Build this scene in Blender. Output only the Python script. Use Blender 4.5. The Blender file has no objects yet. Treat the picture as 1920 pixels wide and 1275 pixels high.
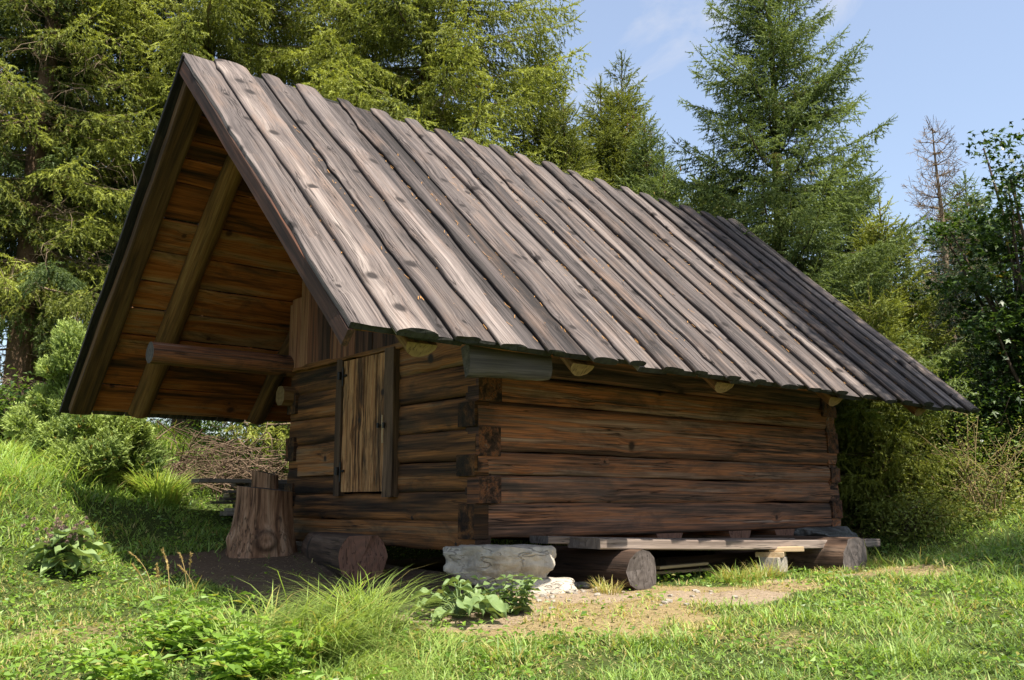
import bpy, math
import numpy as np
from mathutils import Vector, Matrix
from mathutils import noise as mnoise

scene = bpy.context.scene
COL = scene.collection
RAD = math.radians

# ------------------------------------------------------------------ camera
cam_d = bpy.data.cameras.new('camera')
cam_o = bpy.data.objects.new('camera', cam_d)
COL.objects.link(cam_o)
scene.camera = cam_o
_R = Vector((0.76411688, -0.64507402, -0.00221619))      # camera right
_U = Vector((-0.1102906, -0.1340272, 0.98482115))        # camera up
_B = Vector((-0.63557957, -0.75227403, -0.17355805))     # camera back
_M = Matrix((_R, _U, _B)).transposed().to_4x4()
_M.translation = Vector((-5.417, -6.935, 0.344))
cam_o.matrix_world = _M
cam_d.sensor_width = 36.0
cam_d.lens = 36.0 * 1725.95 / 1920.0
cam_d.clip_start = 0.05
cam_d.clip_end = 2000.0

# ------------------------------------------------------------------ light
TRAVEL = Vector((0.05, 0.52, -1.0)).normalized()         # the way sunlight travels
SUN_EL = math.asin(-TRAVEL.z)
SUN_ROT = math.atan2(-TRAVEL.x, -TRAVEL.y)
sun_d = bpy.data.lights.new('sun', 'SUN')
sun_d.energy = 5.0
sun_d.angle = RAD(0.53)
sun_d.color = (1.0, 0.93, 0.82)
sun_o = bpy.data.objects.new('sun', sun_d)
COL.objects.link(sun_o)
sun_o.location = (-2, -12, 20)
sun_o.rotation_euler = TRAVEL.to_track_quat('-Z', 'Y').to_euler()

world = bpy.data.worlds.new('World')
scene.world = world
world.use_nodes = True
wt = world.node_tree
wt.nodes.clear()
w_out = wt.nodes.new('ShaderNodeOutputWorld')
w_bg = wt.nodes.new('ShaderNodeBackground')
w_bg.inputs['Strength'].default_value = 0.118
w_sky = wt.nodes.new('ShaderNodeTexSky')
w_sky.sky_type = 'NISHITA'
w_sky.sun_disc = False
w_sky.sun_elevation = SUN_EL
w_sky.sun_rotation = SUN_ROT
w_sky.altitude = 600
w_sky.air_density = 1.25
w_sky.dust_density = 3.0
w_sky.ozone_density = 2.6
# faint cirrus wisps, part of the sky itself
w_tc = wt.nodes.new('ShaderNodeTexCoord')
w_map = wt.nodes.new('ShaderNodeMapping')
w_map.inputs['Scale'].default_value = (2.2, 2.2, 3.4)
w_map.inputs['Location'].default_value = (0.9, 0.45, 0.1)
w_n = wt.nodes.new('ShaderNodeTexNoise')
w_n.inputs['Scale'].default_value = 1.6
w_n.inputs['Detail'].default_value = 9
w_n.inputs['Roughness'].default_value = 0.58
w_n.inputs['Distortion'].default_value = 0.9
w_r = wt.nodes.new('ShaderNodeValToRGB')
w_r.color_ramp.elements[0].position = 0.56
w_r.color_ramp.elements[0].color = (.20, .20, .20, 1)
w_r.color_ramp.elements[1].position = 0.78
w_r.color_ramp.elements[1].color = (0.85, 0.85, 0.85, 1)
w_mix = wt.nodes.new('ShaderNodeMixRGB')
w_mix.inputs[2].default_value = (3.7, 3.65, 3.75, 1)
wt.links.new(w_tc.outputs['Generated'], w_map.inputs['Vector'])
wt.links.new(w_map.outputs[0], w_n.inputs['Vector'])
wt.links.new(w_n.outputs['Fac'], w_r.inputs[0])
wt.links.new(w_r.outputs[0], w_mix.inputs[0])
wt.links.new(w_sky.outputs[0], w_mix.inputs[1])
wt.links.new(w_mix.outputs[0], w_bg.inputs['Color'])
wt.links.new(w_bg.outputs[0], w_out.inputs['Surface'])

scene.cycles.max_bounces = 6
scene.cycles.diffuse_bounces = 3
scene.cycles.transmission_bounces = 3
scene.view_settings.view_transform = 'Standard'
scene.view_settings.look = 'None'
scene.view_settings.exposure = 1.06
scene.view_settings.gamma = 1.0
scene.view_settings.use_curve_mapping = False

# ------------------------------------------------------------------ helpers
def n1(seed, s, freq=1.0):
    """smooth 1-D value noise in -1..1 (numpy)"""
    s = np.asarray(s, float) * freq + 100.0
    i = np.floor(s).astype(int)
    f = s - i
    f = f * f * (3 - 2 * f)
    def h(k):
        v = np.sin(k * 127.1 + seed * 311.7) * 43758.5453
        return (v - np.floor(v)) * 2 - 1
    return h(i) * (1 - f) + h(i + 1) * f

def n2(x, y, seed=0.0):
    """smooth 2-D value noise in -1..1 (numpy)"""
    x = np.asarray(x, float) + 500.0
    y = np.asarray(y, float) + 500.0
    i, j = np.floor(x), np.floor(y)
    f, g = x - i, y - j
    f, g = f * f * (3 - 2 * f), g * g * (3 - 2 * g)
    def h(a, b):
        v = np.sin(a * 127.1 + b * 269.5 + seed * 97.3) * 43758.5453
        return (v - np.floor(v)) * 2 - 1
    return (h(i, j) * (1 - f) + h(i + 1, j) * f) * (1 - g) + (h(i, j + 1) * (1 - f) + h(i + 1, j + 1) * f) * g

def tag(o, label=None, cat=None, group=None, kind=None):
    if label: o['label'] = label
    if cat: o['category'] = cat
    if group: o['group'] = group
    if kind: o['kind'] = kind
    return o

def empty(name, loc, label, cat, group=None):
    o = bpy.data.objects.new(name, None)
    o.empty_display_size = 0.2
    o.location = loc
    COL.objects.link(o)
    return tag(o, label, cat, group)

def link(name, me, parent=None):
    o = bpy.data.objects.new(name, me)
    COL.objects.link(o)
    if parent is not None:
        o.parent = parent
        if parent.parent is None:
            o.matrix_parent_inverse = Matrix.Translation(-parent.location)
    return o

class MB:
    """collects polygons with grain coordinates and a tint, then links ONE mesh"""
    def __init__(self):
        self.v = []; self.f = []; self.g = []; self.t = []; self.m = []; self.s = []
    def add(self, v, f, g, t, mi=0, smooth=False):
        b = len(self.v)
        self.v.extend(v); self.g.extend(g)
        self.t.extend([t] * len(v) if not isinstance(t, list) else t)
        for k, face in enumerate(f):
            self.f.append([b + i for i in face])
            self.m.append(mi[k] if isinstance(mi, list) else mi)
            self.s.append(smooth[k] if isinstance(smooth, list) else smooth)
    def build(self, name, mats, parent=None):
        me = bpy.data.meshes.new(name)
        me.from_pydata([tuple(p) for p in self.v], [], self.f)
        a = me.attributes.new('gc', 'FLOAT_VECTOR', 'POINT')
        a.data.foreach_set('vector', np.array(self.g, np.float32).ravel())
        a = me.attributes.new('tint', 'FLOAT_COLOR', 'POINT')
        a.data.foreach_set('color', np.array(self.t, np.float32).ravel())
        for m in (mats if isinstance(mats, (list, tuple)) else [mats]):
            me.materials.append(m)
        me.polygons.foreach_set('material_index', np.array(self.m, np.int32))
        me.polygons.foreach_set('use_smooth', np.array(self.s, bool))
        me.update()
        return link(name, me, parent)

def fast_mesh(name, verts, tris, tint, mat, parent=None, quads=None):
    """big triangle meshes straight from numpy arrays"""
    me = bpy.data.meshes.new(name)
    verts = np.asarray(verts, np.float32).reshape(-1, 3)
    tris = np.asarray(tris, np.int32).reshape(-1, 3)
    me.vertices.add(len(verts))
    me.vertices.foreach_set('co', verts.ravel())
    me.loops.add(len(tris) * 3)
    me.loops.foreach_set('vertex_index', tris.ravel())
    me.polygons.add(len(tris))
    me.polygons.foreach_set('loop_start', np.arange(0, len(tris) * 3, 3, dtype=np.int32))
    me.update(calc_edges=True)
    a = me.attributes.new('tint', 'FLOAT_COLOR', 'POINT')
    a.data.foreach_set('color', np.asarray(tint, np.float32).ravel())
    me.materials.append(mat)
    return link(name, me, parent)

_seed = [0]
def nseed():
    _seed[0] += 1
    return _seed[0] * 1.37

def tint4(rng_v, bright=1.0, c=0.0):
    return (float(rng_v), float(bright), float(c), 1.0)

def rect_sec(w, h, r=0.006):
    """rounded rectangle, b across (width w, centred), c from -h to 0"""
    a, b = w / 2, r
    return np.array([(-a + b, -h), (0, -h), (a - b, -h), (a, -h + b), (a, -b), (a - b, 0), (a * .33, 0), (-a * .33, 0), (-a + b, 0), (-a, -b), (-a, -h + b)])

def slab_sec(w, h, n=9):
    """bark-side slab: flat below, low arc on top"""
    th = np.linspace(0, math.pi, n)
    e = min(.030, h * .7)
    top = np.stack([np.cos(th) * w / 2, e + np.sin(th) ** 0.75 * (h - e)], 1)
    return np.vstack([top, [(-w * .46, .004), (0.0, -0.004), (w * .46, .004)]])

def round_sec(r, n=14, k=0.0, seed=1.0):
    th = np.linspace(0, 2 * math.pi, n, endpoint=False)
    rr = r * (1 + k * np.array([n1(seed, x * 1.3) for x in th]))
    return np.stack([np.cos(th) * rr, np.sin(th) * rr], 1)

def loft(mb, O, A, B, C, L, sec, n=20, waney=0.0, wfreq=2.0, sway=0.0, bow=0.0, cw=0.0,
         taper=(1, 1), bulges=0, tint=None, mi=0, cap=None, smooth=True, endj=0.0, rng=None):
    O, A, B, C = (np.array(x, float) for x in (O, A, B, C))
    s0 = nseed()
    rng = rng or np.random.default_rng(int(s0 * 1000))
    m = len(sec)
    s = np.linspace(0, L, n)
    t = s / L
    eL = waney * n1(s0, s, wfreq) + waney * .5 * n1(s0 + .3, s, wfreq * 3.1)
    eR = waney * n1(s0 + .5, s, wfreq) + waney * .5 * n1(s0 + .8, s, wfreq * 3.1)
    for _ in range(bulges):
        p = rng.uniform(0, L); a = rng.uniform(.01, .03); wd = rng.uniform(.04, .1)
        if rng.random() < .5: eL = eL + a * np.exp(-((s - p) / wd) ** 2)
        else: eR = eR + a * np.exp(-((s - p) / wd) ** 2)
    sw = sway * n1(s0 + 1.1, s, .5)
    bw = bow * np.sin(t * math.pi)
    ck = 1 + cw * n1(s0 + 2.2, s, 1.6)
    tp = taper[0] + (taper[1] - taper[0]) * t
    half = max(1e-6, np.abs(sec[:, 0]).max())
    tint = tint or tint4(rng.random())
    off = rng.uniform(-50, 50, 3)
    V = []; G = []
    for i in range(n):
        for (b, c) in sec:
            e = eR[i] if b > 0 else eL[i]
            bb = b * tp[i] + e * b / half + sw[i]
            cc = c * tp[i] * (ck[i] if c > 0 else 1) + bw[i]
            a = s[i]
            if endj and i in (0, n - 1):
                a += endj * n1(s0 + 3, b * 9 + c * 7 + i)
            V.append(O + A * a + B * bb + C * cc)
            G.append((a + off[0], bb + off[1], cc + off[2]))
    F = []; M = []; S = []
    for i in range(n - 1):
        for j in range(m):
            k = (j + 1) % m
            F.append((i * m + j, i * m + k, (i + 1) * m + k, (i + 1) * m + j)); M.append(mi); S.append(smooth)
    mb.add(V, F, G, tint, M, S)
    # caps with their own vertices so end grain keeps a hard edge
    cm = mi if cap is None else cap
    for i in (0, n - 1):
        cv = [V[i * m + j] for j in range(m)]
        cc = sum(cv) / m
        cg = [(sec[j][0] * 1.0, sec[j][1] * 1.0, off[2]) for j in range(m)] if cap is not None else [G[i * m + j] for j in range(m)]
        ctr = tuple(np.mean(np.array(cg), 0))
        mb.add(cv + [cc], [(j, (j + 1) % m, m) for j in range(m)], cg + [ctr], tint, cm, False)

def box(mb, lo, hi, axis='x', tint=None, mi=0, n=6, waney=0.0, cap=None):
    """a beam filling lo..hi with its grain along the given axis"""
    lo, hi = np.array(lo, float), np.array(hi, float)
    c = (lo + hi) / 2; d = hi - lo
    if axis == 'x':
        loft(mb, (lo[0], c[1], hi[2]), (1, 0, 0), (0, 1, 0), (0, 0, 1), d[0], rect_sec(d[1], d[2]), n, waney, tint=tint, mi=mi, cap=cap, smooth=False)
    elif axis == 'y':
        loft(mb, (c[0], lo[1], hi[2]), (0, 1, 0), (-1, 0, 0), (0, 0, 1), d[1], rect_sec(d[0], d[2]), n, waney, tint=tint, mi=mi, cap=cap, smooth=False)
    else:
        loft(mb, (c[0], hi[1], lo[2]), (0, 0, 1), (1, 0, 0), (0, 1, 0), d[2], rect_sec(d[0], d[1]), n, waney, tint=tint, mi=mi, cap=cap, smooth=False)

# ------------------------------------------------------------------ materials
class NT:
    def __init__(self, name):
        self.mat = bpy.data.materials.new(name)
        self.mat.use_nodes = True
        self.t = self.mat.node_tree
        self.t.nodes.clear()
    def n(self, kind, **kw):
        nd = self.t.nodes.new('ShaderNode' + kind)
        for k, v in kw.items():
            setattr(nd, k, v)
        return nd
    def put(self, sock, val):
        if isinstance(val, bpy.types.NodeSocket): self.t.links.new(val, sock)
        elif isinstance(val, (tuple, list)) and len(val) == 3 and sock.type == 'RGBA': sock.default_value = (*val, 1)
        else: sock.default_value = val
    def math(self, op, a, b=0.0, c=0.0):
        nd = self.n('Math', operation=op)
        self.put(nd.inputs[0], a); self.put(nd.inputs[1], b)
        if op == 'MULTIPLY_ADD': self.put(nd.inputs[2], c)
        return nd.outputs[0]
    def mix(self, f, a, b, mode='MIX'):
        nd = self.n('MixRGB', blend_type=mode)
        self.put(nd.inputs[0], f); self.put(nd.inputs[1], a); self.put(nd.inputs[2], b)
        return nd.outputs[0]
    def scale(self, vec, s, loc=(0, 0, 0)):
        nd = self.n('Mapping')
        self.put(nd.inputs['Vector'], vec)
        nd.inputs['Scale'].default_value = s
        nd.inputs['Location'].default_value = loc
        return nd.outputs[0]
    def noise(self, vec, sc=1.0, det=4, rough=.55, dist=0.0):
        nd = self.n('TexNoise')
        self.put(nd.inputs['Vector'], vec)
        nd.inputs['Scale'].default_value = sc; nd.inputs['Detail'].default_value = det
        nd.inputs['Roughness'].default_value = rough; nd.inputs['Distortion'].default_value = dist
        return nd.outputs['Fac']
    def ramp(self, f, stops, interp='LINEAR'):
        nd = self.n('ValToRGB')
        r = nd.color_ramp
        r.interpolation = interp
        while len(r.elements) < len(stops): r.elements.new(.5)
        for e, (p, c) in zip(r.elements, stops):
            e.position = p
            e.color = (c, c, c, 1) if isinstance(c, (int, float)) else (*c, 1)
        self.put(nd.inputs[0], f)
        return nd.outputs[0]
    def rng(self, f, a, b, c, d):
        nd = self.n('MapRange')
        for i, v in enumerate((f, a, b, c, d)): self.put(nd.inputs[i], v)
        return nd.outputs[0]
    def attr(self, name):
        return self.n('Attribute', attribute_name=name)
    def principled(self, col, rough=.8, spec=.2, bump=None, bs=.3, bd=.01):
        p = self.n('BsdfPrincipled')
        self.put(p.inputs['Base Color'], col); self.put(p.inputs['Roughness'], rough)
        self.put(p.inputs['Specular IOR Level'], spec)
        if bump is not None:
            b = self.n('Bump')
            b.inputs['Strength'].default_value = bs; b.inputs['Distance'].default_value = bd
            self.put(b.inputs['Height'], bump)
            self.t.links.new(b.outputs[0], p.inputs['Normal'])
        return p.outputs[0]
    def out(self, sh):
        o = self.n('OutputMaterial')
        self.t.links.new(sh, o.inputs['Surface'])
        return self.mat

def wood(name, stops, streak=7.0, along=.35, tintk=.25, grain=.35, crack=.7, knot=.8, kscale=1.4, knotcol=(.03, .022, .018), blotch=None, bs=.5, bd=.008, rough=.85, dist=.5, grey=None):
    m = NT(name)
    gc = m.attr('gc').outputs['Vector']
    tn = m.n('SeparateColor'); m.t.links.new(m.attr('tint').outputs['Color'], tn.inputs[0])
    # knots: rounded spots, the grain bends round them
    kv = m.n('TexVoronoi', voronoi_dimensions='2D'); kv.inputs['Scale'].default_value = kscale
    m.put(kv.inputs['Vector'], gc)
    kd = kv.outputs['Distance']
    kc = m.n('SeparateColor'); m.t.links.new(kv.outputs['Color'], kc.inputs[0])
    on = m.math('GREATER_THAN', kc.outputs[0], 1 - .55 * knot if knot else 2.0)
    kd = m.math('DIVIDE', kd, m.math('MULTIPLY_ADD', kc.outputs[1], 1.1, .40))
    spot = m.math('MULTIPLY', m.rng(kd, .025 * kscale, .05 * kscale, 1, 0), on)
    halo = m.math('MULTIPLY', m.rng(kd, .03 * kscale, .19 * kscale, 1, 0), on)
    base = m.n('VectorMath', operation='ADD')
    m.put(base.inputs[0], gc)
    hv = m.n('CombineXYZ'); m.put(hv.inputs[1], m.math('MULTIPLY', halo, .022)); m.put(hv.inputs[2], m.math('MULTIPLY', halo, .012))
    m.t.links.new(hv.outputs[0], base.inputs[1])
    g2 = base.outputs[0]
    st = m.noise(m.scale(g2, (along, streak, streak)), 1.0, 5, .6, dist)
    fine = m.noise(m.scale(g2, (1.6, 85, 85)), 1.0, 3, .6, .15)
    mid = m.noise(m.scale(g2, (.9, 22, 22)), 1.0, 4, .6, .3)
    val = m.math('ADD', st, m.math('MULTIPLY', m.math('SUBTRACT', tn.outputs[0], .5), tintk))
    val = m.math('ADD', val, m.math('MULTIPLY', m.math('SUBTRACT', mid, .5), .42))
    col = m.ramp(val, stops)
    if blotch:
        bl = m.noise(m.scale(gc, (1.1, 3.2, 3.2), (3, 7, 1)), 1.0, 6, .68, .6)
        col = m.mix(m.ramp(bl, [(.50, 0.0), (.66, blotch[1])]), col, blotch[0])
    if grey: col = m.mix(m.math('MULTIPLY', tn.outputs[2], .85), col, m.mix(1.0, m.ramp(val, [(.25, .3), (.8, 1.0)]), grey, 'MULTIPLY'))
    col = m.mix(1.0, col, m.ramp(fine, [(.25, 1 - grain), (.7, 1.12)]), 'MULTIPLY')
    ck = m.noise(m.scale(g2, (.55, 30, 30), (9, 2, 4)), 1.0, 3, .5, .25)
    ck = m.rng(m.math('ABSOLUTE', m.math('SUBTRACT', ck, .5)), 0.0, .026, 1, 0)
    ckm = m.math('MULTIPLY', ck, m.ramp(m.noise(m.scale(gc, (.6, 6, 6), (5, 5, 5)), 1.0, 2), [(.44, 0.0), (.56, 1.0)]))
    col = m.mix(m.math('MULTIPLY', ckm, crack), col, (.012, .009, .007))
    col = m.mix(m.math('MULTIPLY', halo, .35), col, m.mix(.5, col, knotcol))
    col = m.mix(m.math('MULTIPLY', spot, .95), col, knotcol)
    br = m.n('CombineColor')
    for i in range(3): m.put(br.inputs[i], tn.outputs[1])
    col = m.mix(1.0, col, br.outputs[0], 'MULTIPLY')
    h = m.math('ADD', m.math('MULTIPLY', fine, .35), m.math('MULTIPLY', mid, .6))
    h = m.math('SUBTRACT', h, m.math('MULTIPLY', ckm, .9))
    h = m.math('ADD', h, m.math('MULTIPLY', m.math('SUBTRACT', halo, m.math('MULTIPLY', spot, 1.3)), .6))
    return m.out(m.principled(col, rough, .25, h, bs, bd))

def endgrain(name, c1, c2, rs=60):
    m = NT(name)
    gc = m.attr('gc').outputs['Vector']
    tn = m.n('SeparateColor'); m.t.links.new(m.attr('tint').outputs['Color'], tn.inputs[0])
    w = m.n('TexWave', wave_type='RINGS', rings_direction='Z')
    m.put(w.inputs['Vector'], gc)
    w.inputs['Scale'].default_value = rs / 10; w.inputs['Distortion'].default_value = 2.5; w.inputs['Detail'].default_value = 3; w.inputs['Detail Scale'].default_value = 3
    n = m.noise(gc, 14, 5, .65)
    col = m.mix(m.math('MULTIPLY_ADD', w.outputs['Fac'], .35, m.math('MULTIPLY', n, .5)), c1, c2)
    ck = m.noise(m.scale(gc, (18, 3, 3)), 1.0, 3, .5, 1.2)
    ck = m.rng(m.math('ABSOLUTE', m.math('SUBTRACT', ck, .5)), 0, .02, 1, 0)
    col = m.mix(m.math('MULTIPLY', ck, .75), col, (.01, .008, .006))
    br = m.n('CombineColor')
    for i in range(3): m.put(br.inputs[i], tn.outputs[1])
    col = m.mix(1.0, col, br.outputs[0], 'MULTIPLY')
    h = m.math('SUBTRACT', m.math('ADD', m.math('MULTIPLY', w.outputs['Fac'], .3), n), ck)
    return m.out(m.principled(col, .9, .15, h, .5, .01))

M_ROOF = wood('weathered_roof_board', [(.30, (0.032, 0.026, 0.023)), (.41, (0.076, 0.060, 0.054)), (.50, (0.119, 0.095, 0.084)), (.61, (0.166, 0.131, 0.113)), (.74, (0.285, 0.234, 0.201))],
              streak=11, along=.22, tintk=.45, grain=.62, crack=1.0, knot=1.1, kscale=2.2, knotcol=(.022, .017, .015), blotch=((.23, .15, .105), .6), bs=.8, bd=.010, grey=(.19, .164, .156), dist=.18)
M_ROOFEND = endgrain('mossy_board_end', (.022, .022, .018), (.05, .05, .04), 40)
M_UNDER = wood('warm_sheathing_board', [(.29, (0.027, 0.011, 0.005)), (.41, (0.114, 0.037, 0.010)), (.51, (0.286, 0.081, 0.016)), (.60, (0.378, 0.119, 0.029)), (.76, (0.378, 0.194, 0.088))],
               streak=6, along=.45, tintk=.55, grain=.4, crack=.7, knot=.8, kscale=1.9, knotcol=(.06, .022, .01), blotch=((.05, .028, .017), .8), bs=.3, rough=.75)
M_RAFTER = wood('mossy_rafter', [(.25, (0.034, 0.018, 0.009)), (.42, (0.103, 0.052, 0.020)), (.56, (0.196, 0.095, 0.033)), (.7, (0.253, 0.140, 0.053)), (.85, (0.299, 0.190, 0.094))],
                streak=9, along=.7, tintk=.2, grain=.4, crack=.5, knot=.5, bs=.6)
M_RAFTEND = endgrain('pale_rafter_end', (.25, .165, .075), (.12, .078, .038), 50)
M_LOG = wood('hewn_wall_log', [(.26, (0.033, 0.021, 0.017)), (.38, (0.109, 0.057, 0.036)), (.46, (0.243, 0.114, 0.066)), (.53, (0.461, 0.169, 0.064)), (.58, (0.230, 0.120, 0.076)), (.66, (0.409, 0.247, 0.167)), (.78, (0.243, 0.194, 0.178))],
             streak=9, along=.2, tintk=.28, grain=.6, crack=1.0, knot=.8, kscale=1.6, knotcol=(.035, .02, .014), blotch=((.05, .04, .034), .6), bs=.9, dist=.35, grey=(.26, .225, .20))
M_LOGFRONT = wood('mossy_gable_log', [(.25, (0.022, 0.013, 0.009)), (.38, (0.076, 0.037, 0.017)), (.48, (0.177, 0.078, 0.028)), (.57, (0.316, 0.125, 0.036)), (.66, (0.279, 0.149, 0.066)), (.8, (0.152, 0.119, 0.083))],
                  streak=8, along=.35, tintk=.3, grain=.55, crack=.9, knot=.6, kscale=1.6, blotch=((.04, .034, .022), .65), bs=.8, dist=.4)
M_LOGEND = endgrain('dark_log_end', (.065, .038, .026), (.035, .022, .016), 45)
M_GABLE = wood('dark_gable_board', [(.27, (0.034, 0.019, 0.013)), (.45, (0.098, 0.048, 0.031)), (.6, (0.221, 0.090, 0.046)), (.78, (0.338, 0.175, 0.090))], streak=12, along=.5, tintk=.5, grain=.35, crack=.5, knot=.3, bs=.4)
M_DOOR = wood('streaked_door_board', [(.32, (0.028, 0.015, 0.008)), (.42, (0.131, 0.057, 0.022)), (.50, (0.374, 0.171, 0.065)), (.58, (0.524, 0.287, 0.123)), (.70, (0.393, 0.159, 0.055)), (.82, (0.542, 0.326, 0.155))],
              streak=22, along=1.6, tintk=.22, grain=.45, crack=.8, knot=.5, kscale=1.8, blotch=((.05, .035, .024), .85), bs=.8, dist=1.0)
M_FRAME = wood('door_post', [(.25, (.035, .022, .015)), (.5, (.11, .065, .038)), (.75, (.2, .12, .07))], streak=10, along=.5, grain=.4, knot=.2, bs=.5)
M_BENCH = wood('grey_bench_plank', [(.25, (0.108, 0.081, 0.066)), (.45, (0.196, 0.151, 0.124)), (.6, (0.284, 0.224, 0.184)), (.8, (0.372, 0.299, 0.244))], streak=10, along=.4, tintk=.2, grain=.35, crack=.9, knot=.4, bs=.5)
M_OLDLOG = wood('old_round_log', [(.25, (.028, .018, .013)), (.45, (.068, .041, .028)), (.6, (.125, .076, .05)), (.8, (.21, .15, .11))], streak=6, along=.5, tintk=.3, grain=.4, crack=.9, knot=.4, bs=.8, bd=.012)
M_GREYEND = endgrain('grey_log_end', (.155, .132, .118), (.07, .058, .051), 45)
M_REDEND = endgrain('reddish_log_end', (.22, .11, .075), (.13, .075, .055), 40)
M_STUMP = wood('debarked_stump', [(.25, (.035, .02, .013)), (.42, (.11, .055, .03)), (.55, (.21, .115, .065)), (.68, (.30, .19, .12)), (.82, (.36, .27, .2))], streak=7, along=1.1, tintk=.2, grain=.4, crack=.7, knot=.2, bs=.9, bd=.015)
M_PLANK = wood('old_stacked_plank', [(.25, (.06, .05, .042)), (.5, (.15, .125, .105)), (.8, (.28, .24, .2))], streak=9, along=.4, tintk=.5, grain=.35, bs=.4)
M_NEWWOOD = wood('fresh_sawn_wood', [(.3, (.38, .25, .13)), (.7, (.55, .42, .26))], streak=12, along=.6, grain=.15, crack=.1, knot=0, bs=.2)
M_TAIL = M_RAFTEND

def simple(name, col, rough=.6, spec=.3, var=.35, sc=20, bs=.3, bd=.005, metallic=0):
    m = NT(name)
    tc = m.n('TexCoord').outputs['Object']
    n = m.noise(tc, sc, 5, .65)
    c = m.mix(n, tuple(x * (1 - var) for x in col), tuple(min(1, x * (1 + var)) for x in col))
    return m.out(m.principled(c, rough, spec, n, bs, bd))
M_IRON = simple('black_iron', (.016, .013, .012), .55, .4)
def stone_mat(name, c1, c2, c3):
    m = NT(name)
    tc = m.n('TexCoord').outputs['Object']
    n = m.noise(m.scale(tc, (1.4, 1, 1)), 3.4, 8, .68, .3)
    f = m.noise(tc, 26, 6, .7)
    col = m.ramp(m.math('ADD', m.math('MULTIPLY', n, .8), m.math('MULTIPLY', f, .2)), [(.3, c1), (.5, c2), (.7, c3)])
    ck = m.n('TexVoronoi', feature='DISTANCE_TO_EDGE'); ck.inputs['Scale'].default_value = 2.6
    m.put(ck.inputs['Vector'], m.mix(.35, tc, m.n('TexNoise').outputs['Color']))
    cr = m.rng(ck.outputs['Distance'], 0, .03, 1, 0)
    cr = m.math('MULTIPLY', cr, m.ramp(n, [(.45, 0.0), (.55, 1.0)]))
    col = m.mix(m.math('MULTIPLY', cr, .12), col, (.06, .055, .05))
    h = m.math('SUBTRACT', m.math('ADD', m.math('MULTIPLY', n, 1.0), m.math('MULTIPLY', f, .4)), cr)
    return m.out(m.principled(col, .9, .2, h, .8, .03))
M_STONE = stone_mat('pale_limestone', (.17, .15, .125), (.36, .32, .265), (.55, .485, .395))
M_DSTONE = stone_mat('dark_lichen_stone', (.05, .05, .05), (.11, .11, .105), (.26, .26, .25))

def foliage(name, dark, lite, dry=None, trans=.35, rough=.55, spec=.25, hue=.0):
    """tint.r picks dark..lite, tint.g mixes towards dry/brown"""
    m = NT(name)
    tn = m.n('SeparateColor'); m.t.links.new(m.attr('tint').outputs['Color'], tn.inputs[0])
    col = m.mix(tn.outputs[0], dark, lite)
    if dry: col = m.mix(tn.outputs[1], col, dry)
    p = m.n('BsdfPrincipled')
    m.put(p.inputs['Base Color'], col); p.inputs['Roughness'].default_value = rough
    p.inputs['Specular IOR Level'].default_value = spec
    tr = m.n('BsdfTranslucent')
    m.put(tr.inputs['Color'], m.mix(1.0, col, (1.25, 1.2, .6), 'MULTIPLY'))
    mx = m.n('MixShader'); mx.inputs[0].default_value = trans
    m.t.links.new(p.outputs[0], mx.inputs[1]); m.t.links.new(tr.outputs[0], mx.inputs[2])
    return m.out(mx.outputs[0])

M_BARK = simple('spruce_bark', (.13, .085, .055), .9, .1, .6, 9, .8, .03)
M_BARKD = simple('dark_twig_bark', (.085, .06, .045), .9, .1, .5, 9, .5, .02)
M_DEADTWIG = simple('dead_twig', (.23, .17, .115), .9, .1, .5, 6, .3, .01)
M_CONE = simple('spruce_cone', (.30, .17, .08), .8, .1)
M_N_YEL = foliage('spruce_needles_yellow', (.040, .060, .013), (.36, .40, .078), (.20, .13, .06), .36)
M_N_GRN = foliage('spruce_needles_green', (.034, .064, .020), (.21, .27, .08), (.18, .12, .055), .34)
M_N_MID = foliage('spruce_needles_mid', (.045, .070, .016), (.235, .265, .050), (.18, .12, .055), .34)
M_N_BLUE = foliage('pine_needles_blue', (.022, .042, .022), (.085, .125, .055), (.15, .09, .045), .25)
M_N_JUN = foliage('juniper_needles', (.075, .13, .030), (.38, .47, .13), (.30, .11, .03), .28)
M_L_MAPLE = foliage('maple_leaves', (.016, .042, .010), (.105, .175, .032), (.2, .16, .03), .40, .4, .4)
M_L_SHRUB = foliage('shrub_leaves', (.028, .065, .014), (.20, .29, .045), (.24, .17, .05), .40, .5, .3)
M_L_PALE = foliage('pale_undergrowth_leaves', (.08, .13, .028), (.33, .37, .09), (.30, .22, .10), .40, .5, .3)
M_GRASS = foliage('grass_blades', (.066, .145, .030), (.37, .54, .125), (.50, .40, .18), .42, .45, .3)
M_TALL = foliage('tall_grass_blades', (.10, .18, .035), (.38, .51, .13), (.46, .36, .14), .42, .42, .35)
M_WEED = foliage('weed_leaves', (.07, .15, .022), (.27, .42, .06), (.34, .30, .07), .38, .42, .35)
M_BURDOCK = foliage('burdock_leaves', (.075, .14, .045), (.25, .34, .13), (.30, .26, .10), .28, .5, .3)
M_BUR = foliage('bur_heads', (.17, .13, .11), (.30, .20, .17), (.16, .13, .10), .15, .8, .1)
M_SEED = foliage('grass_seed_heads', (.40, .29, .11), (.55, .42, .18), (.45, .3, .1), .3, .6, .2)

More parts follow.
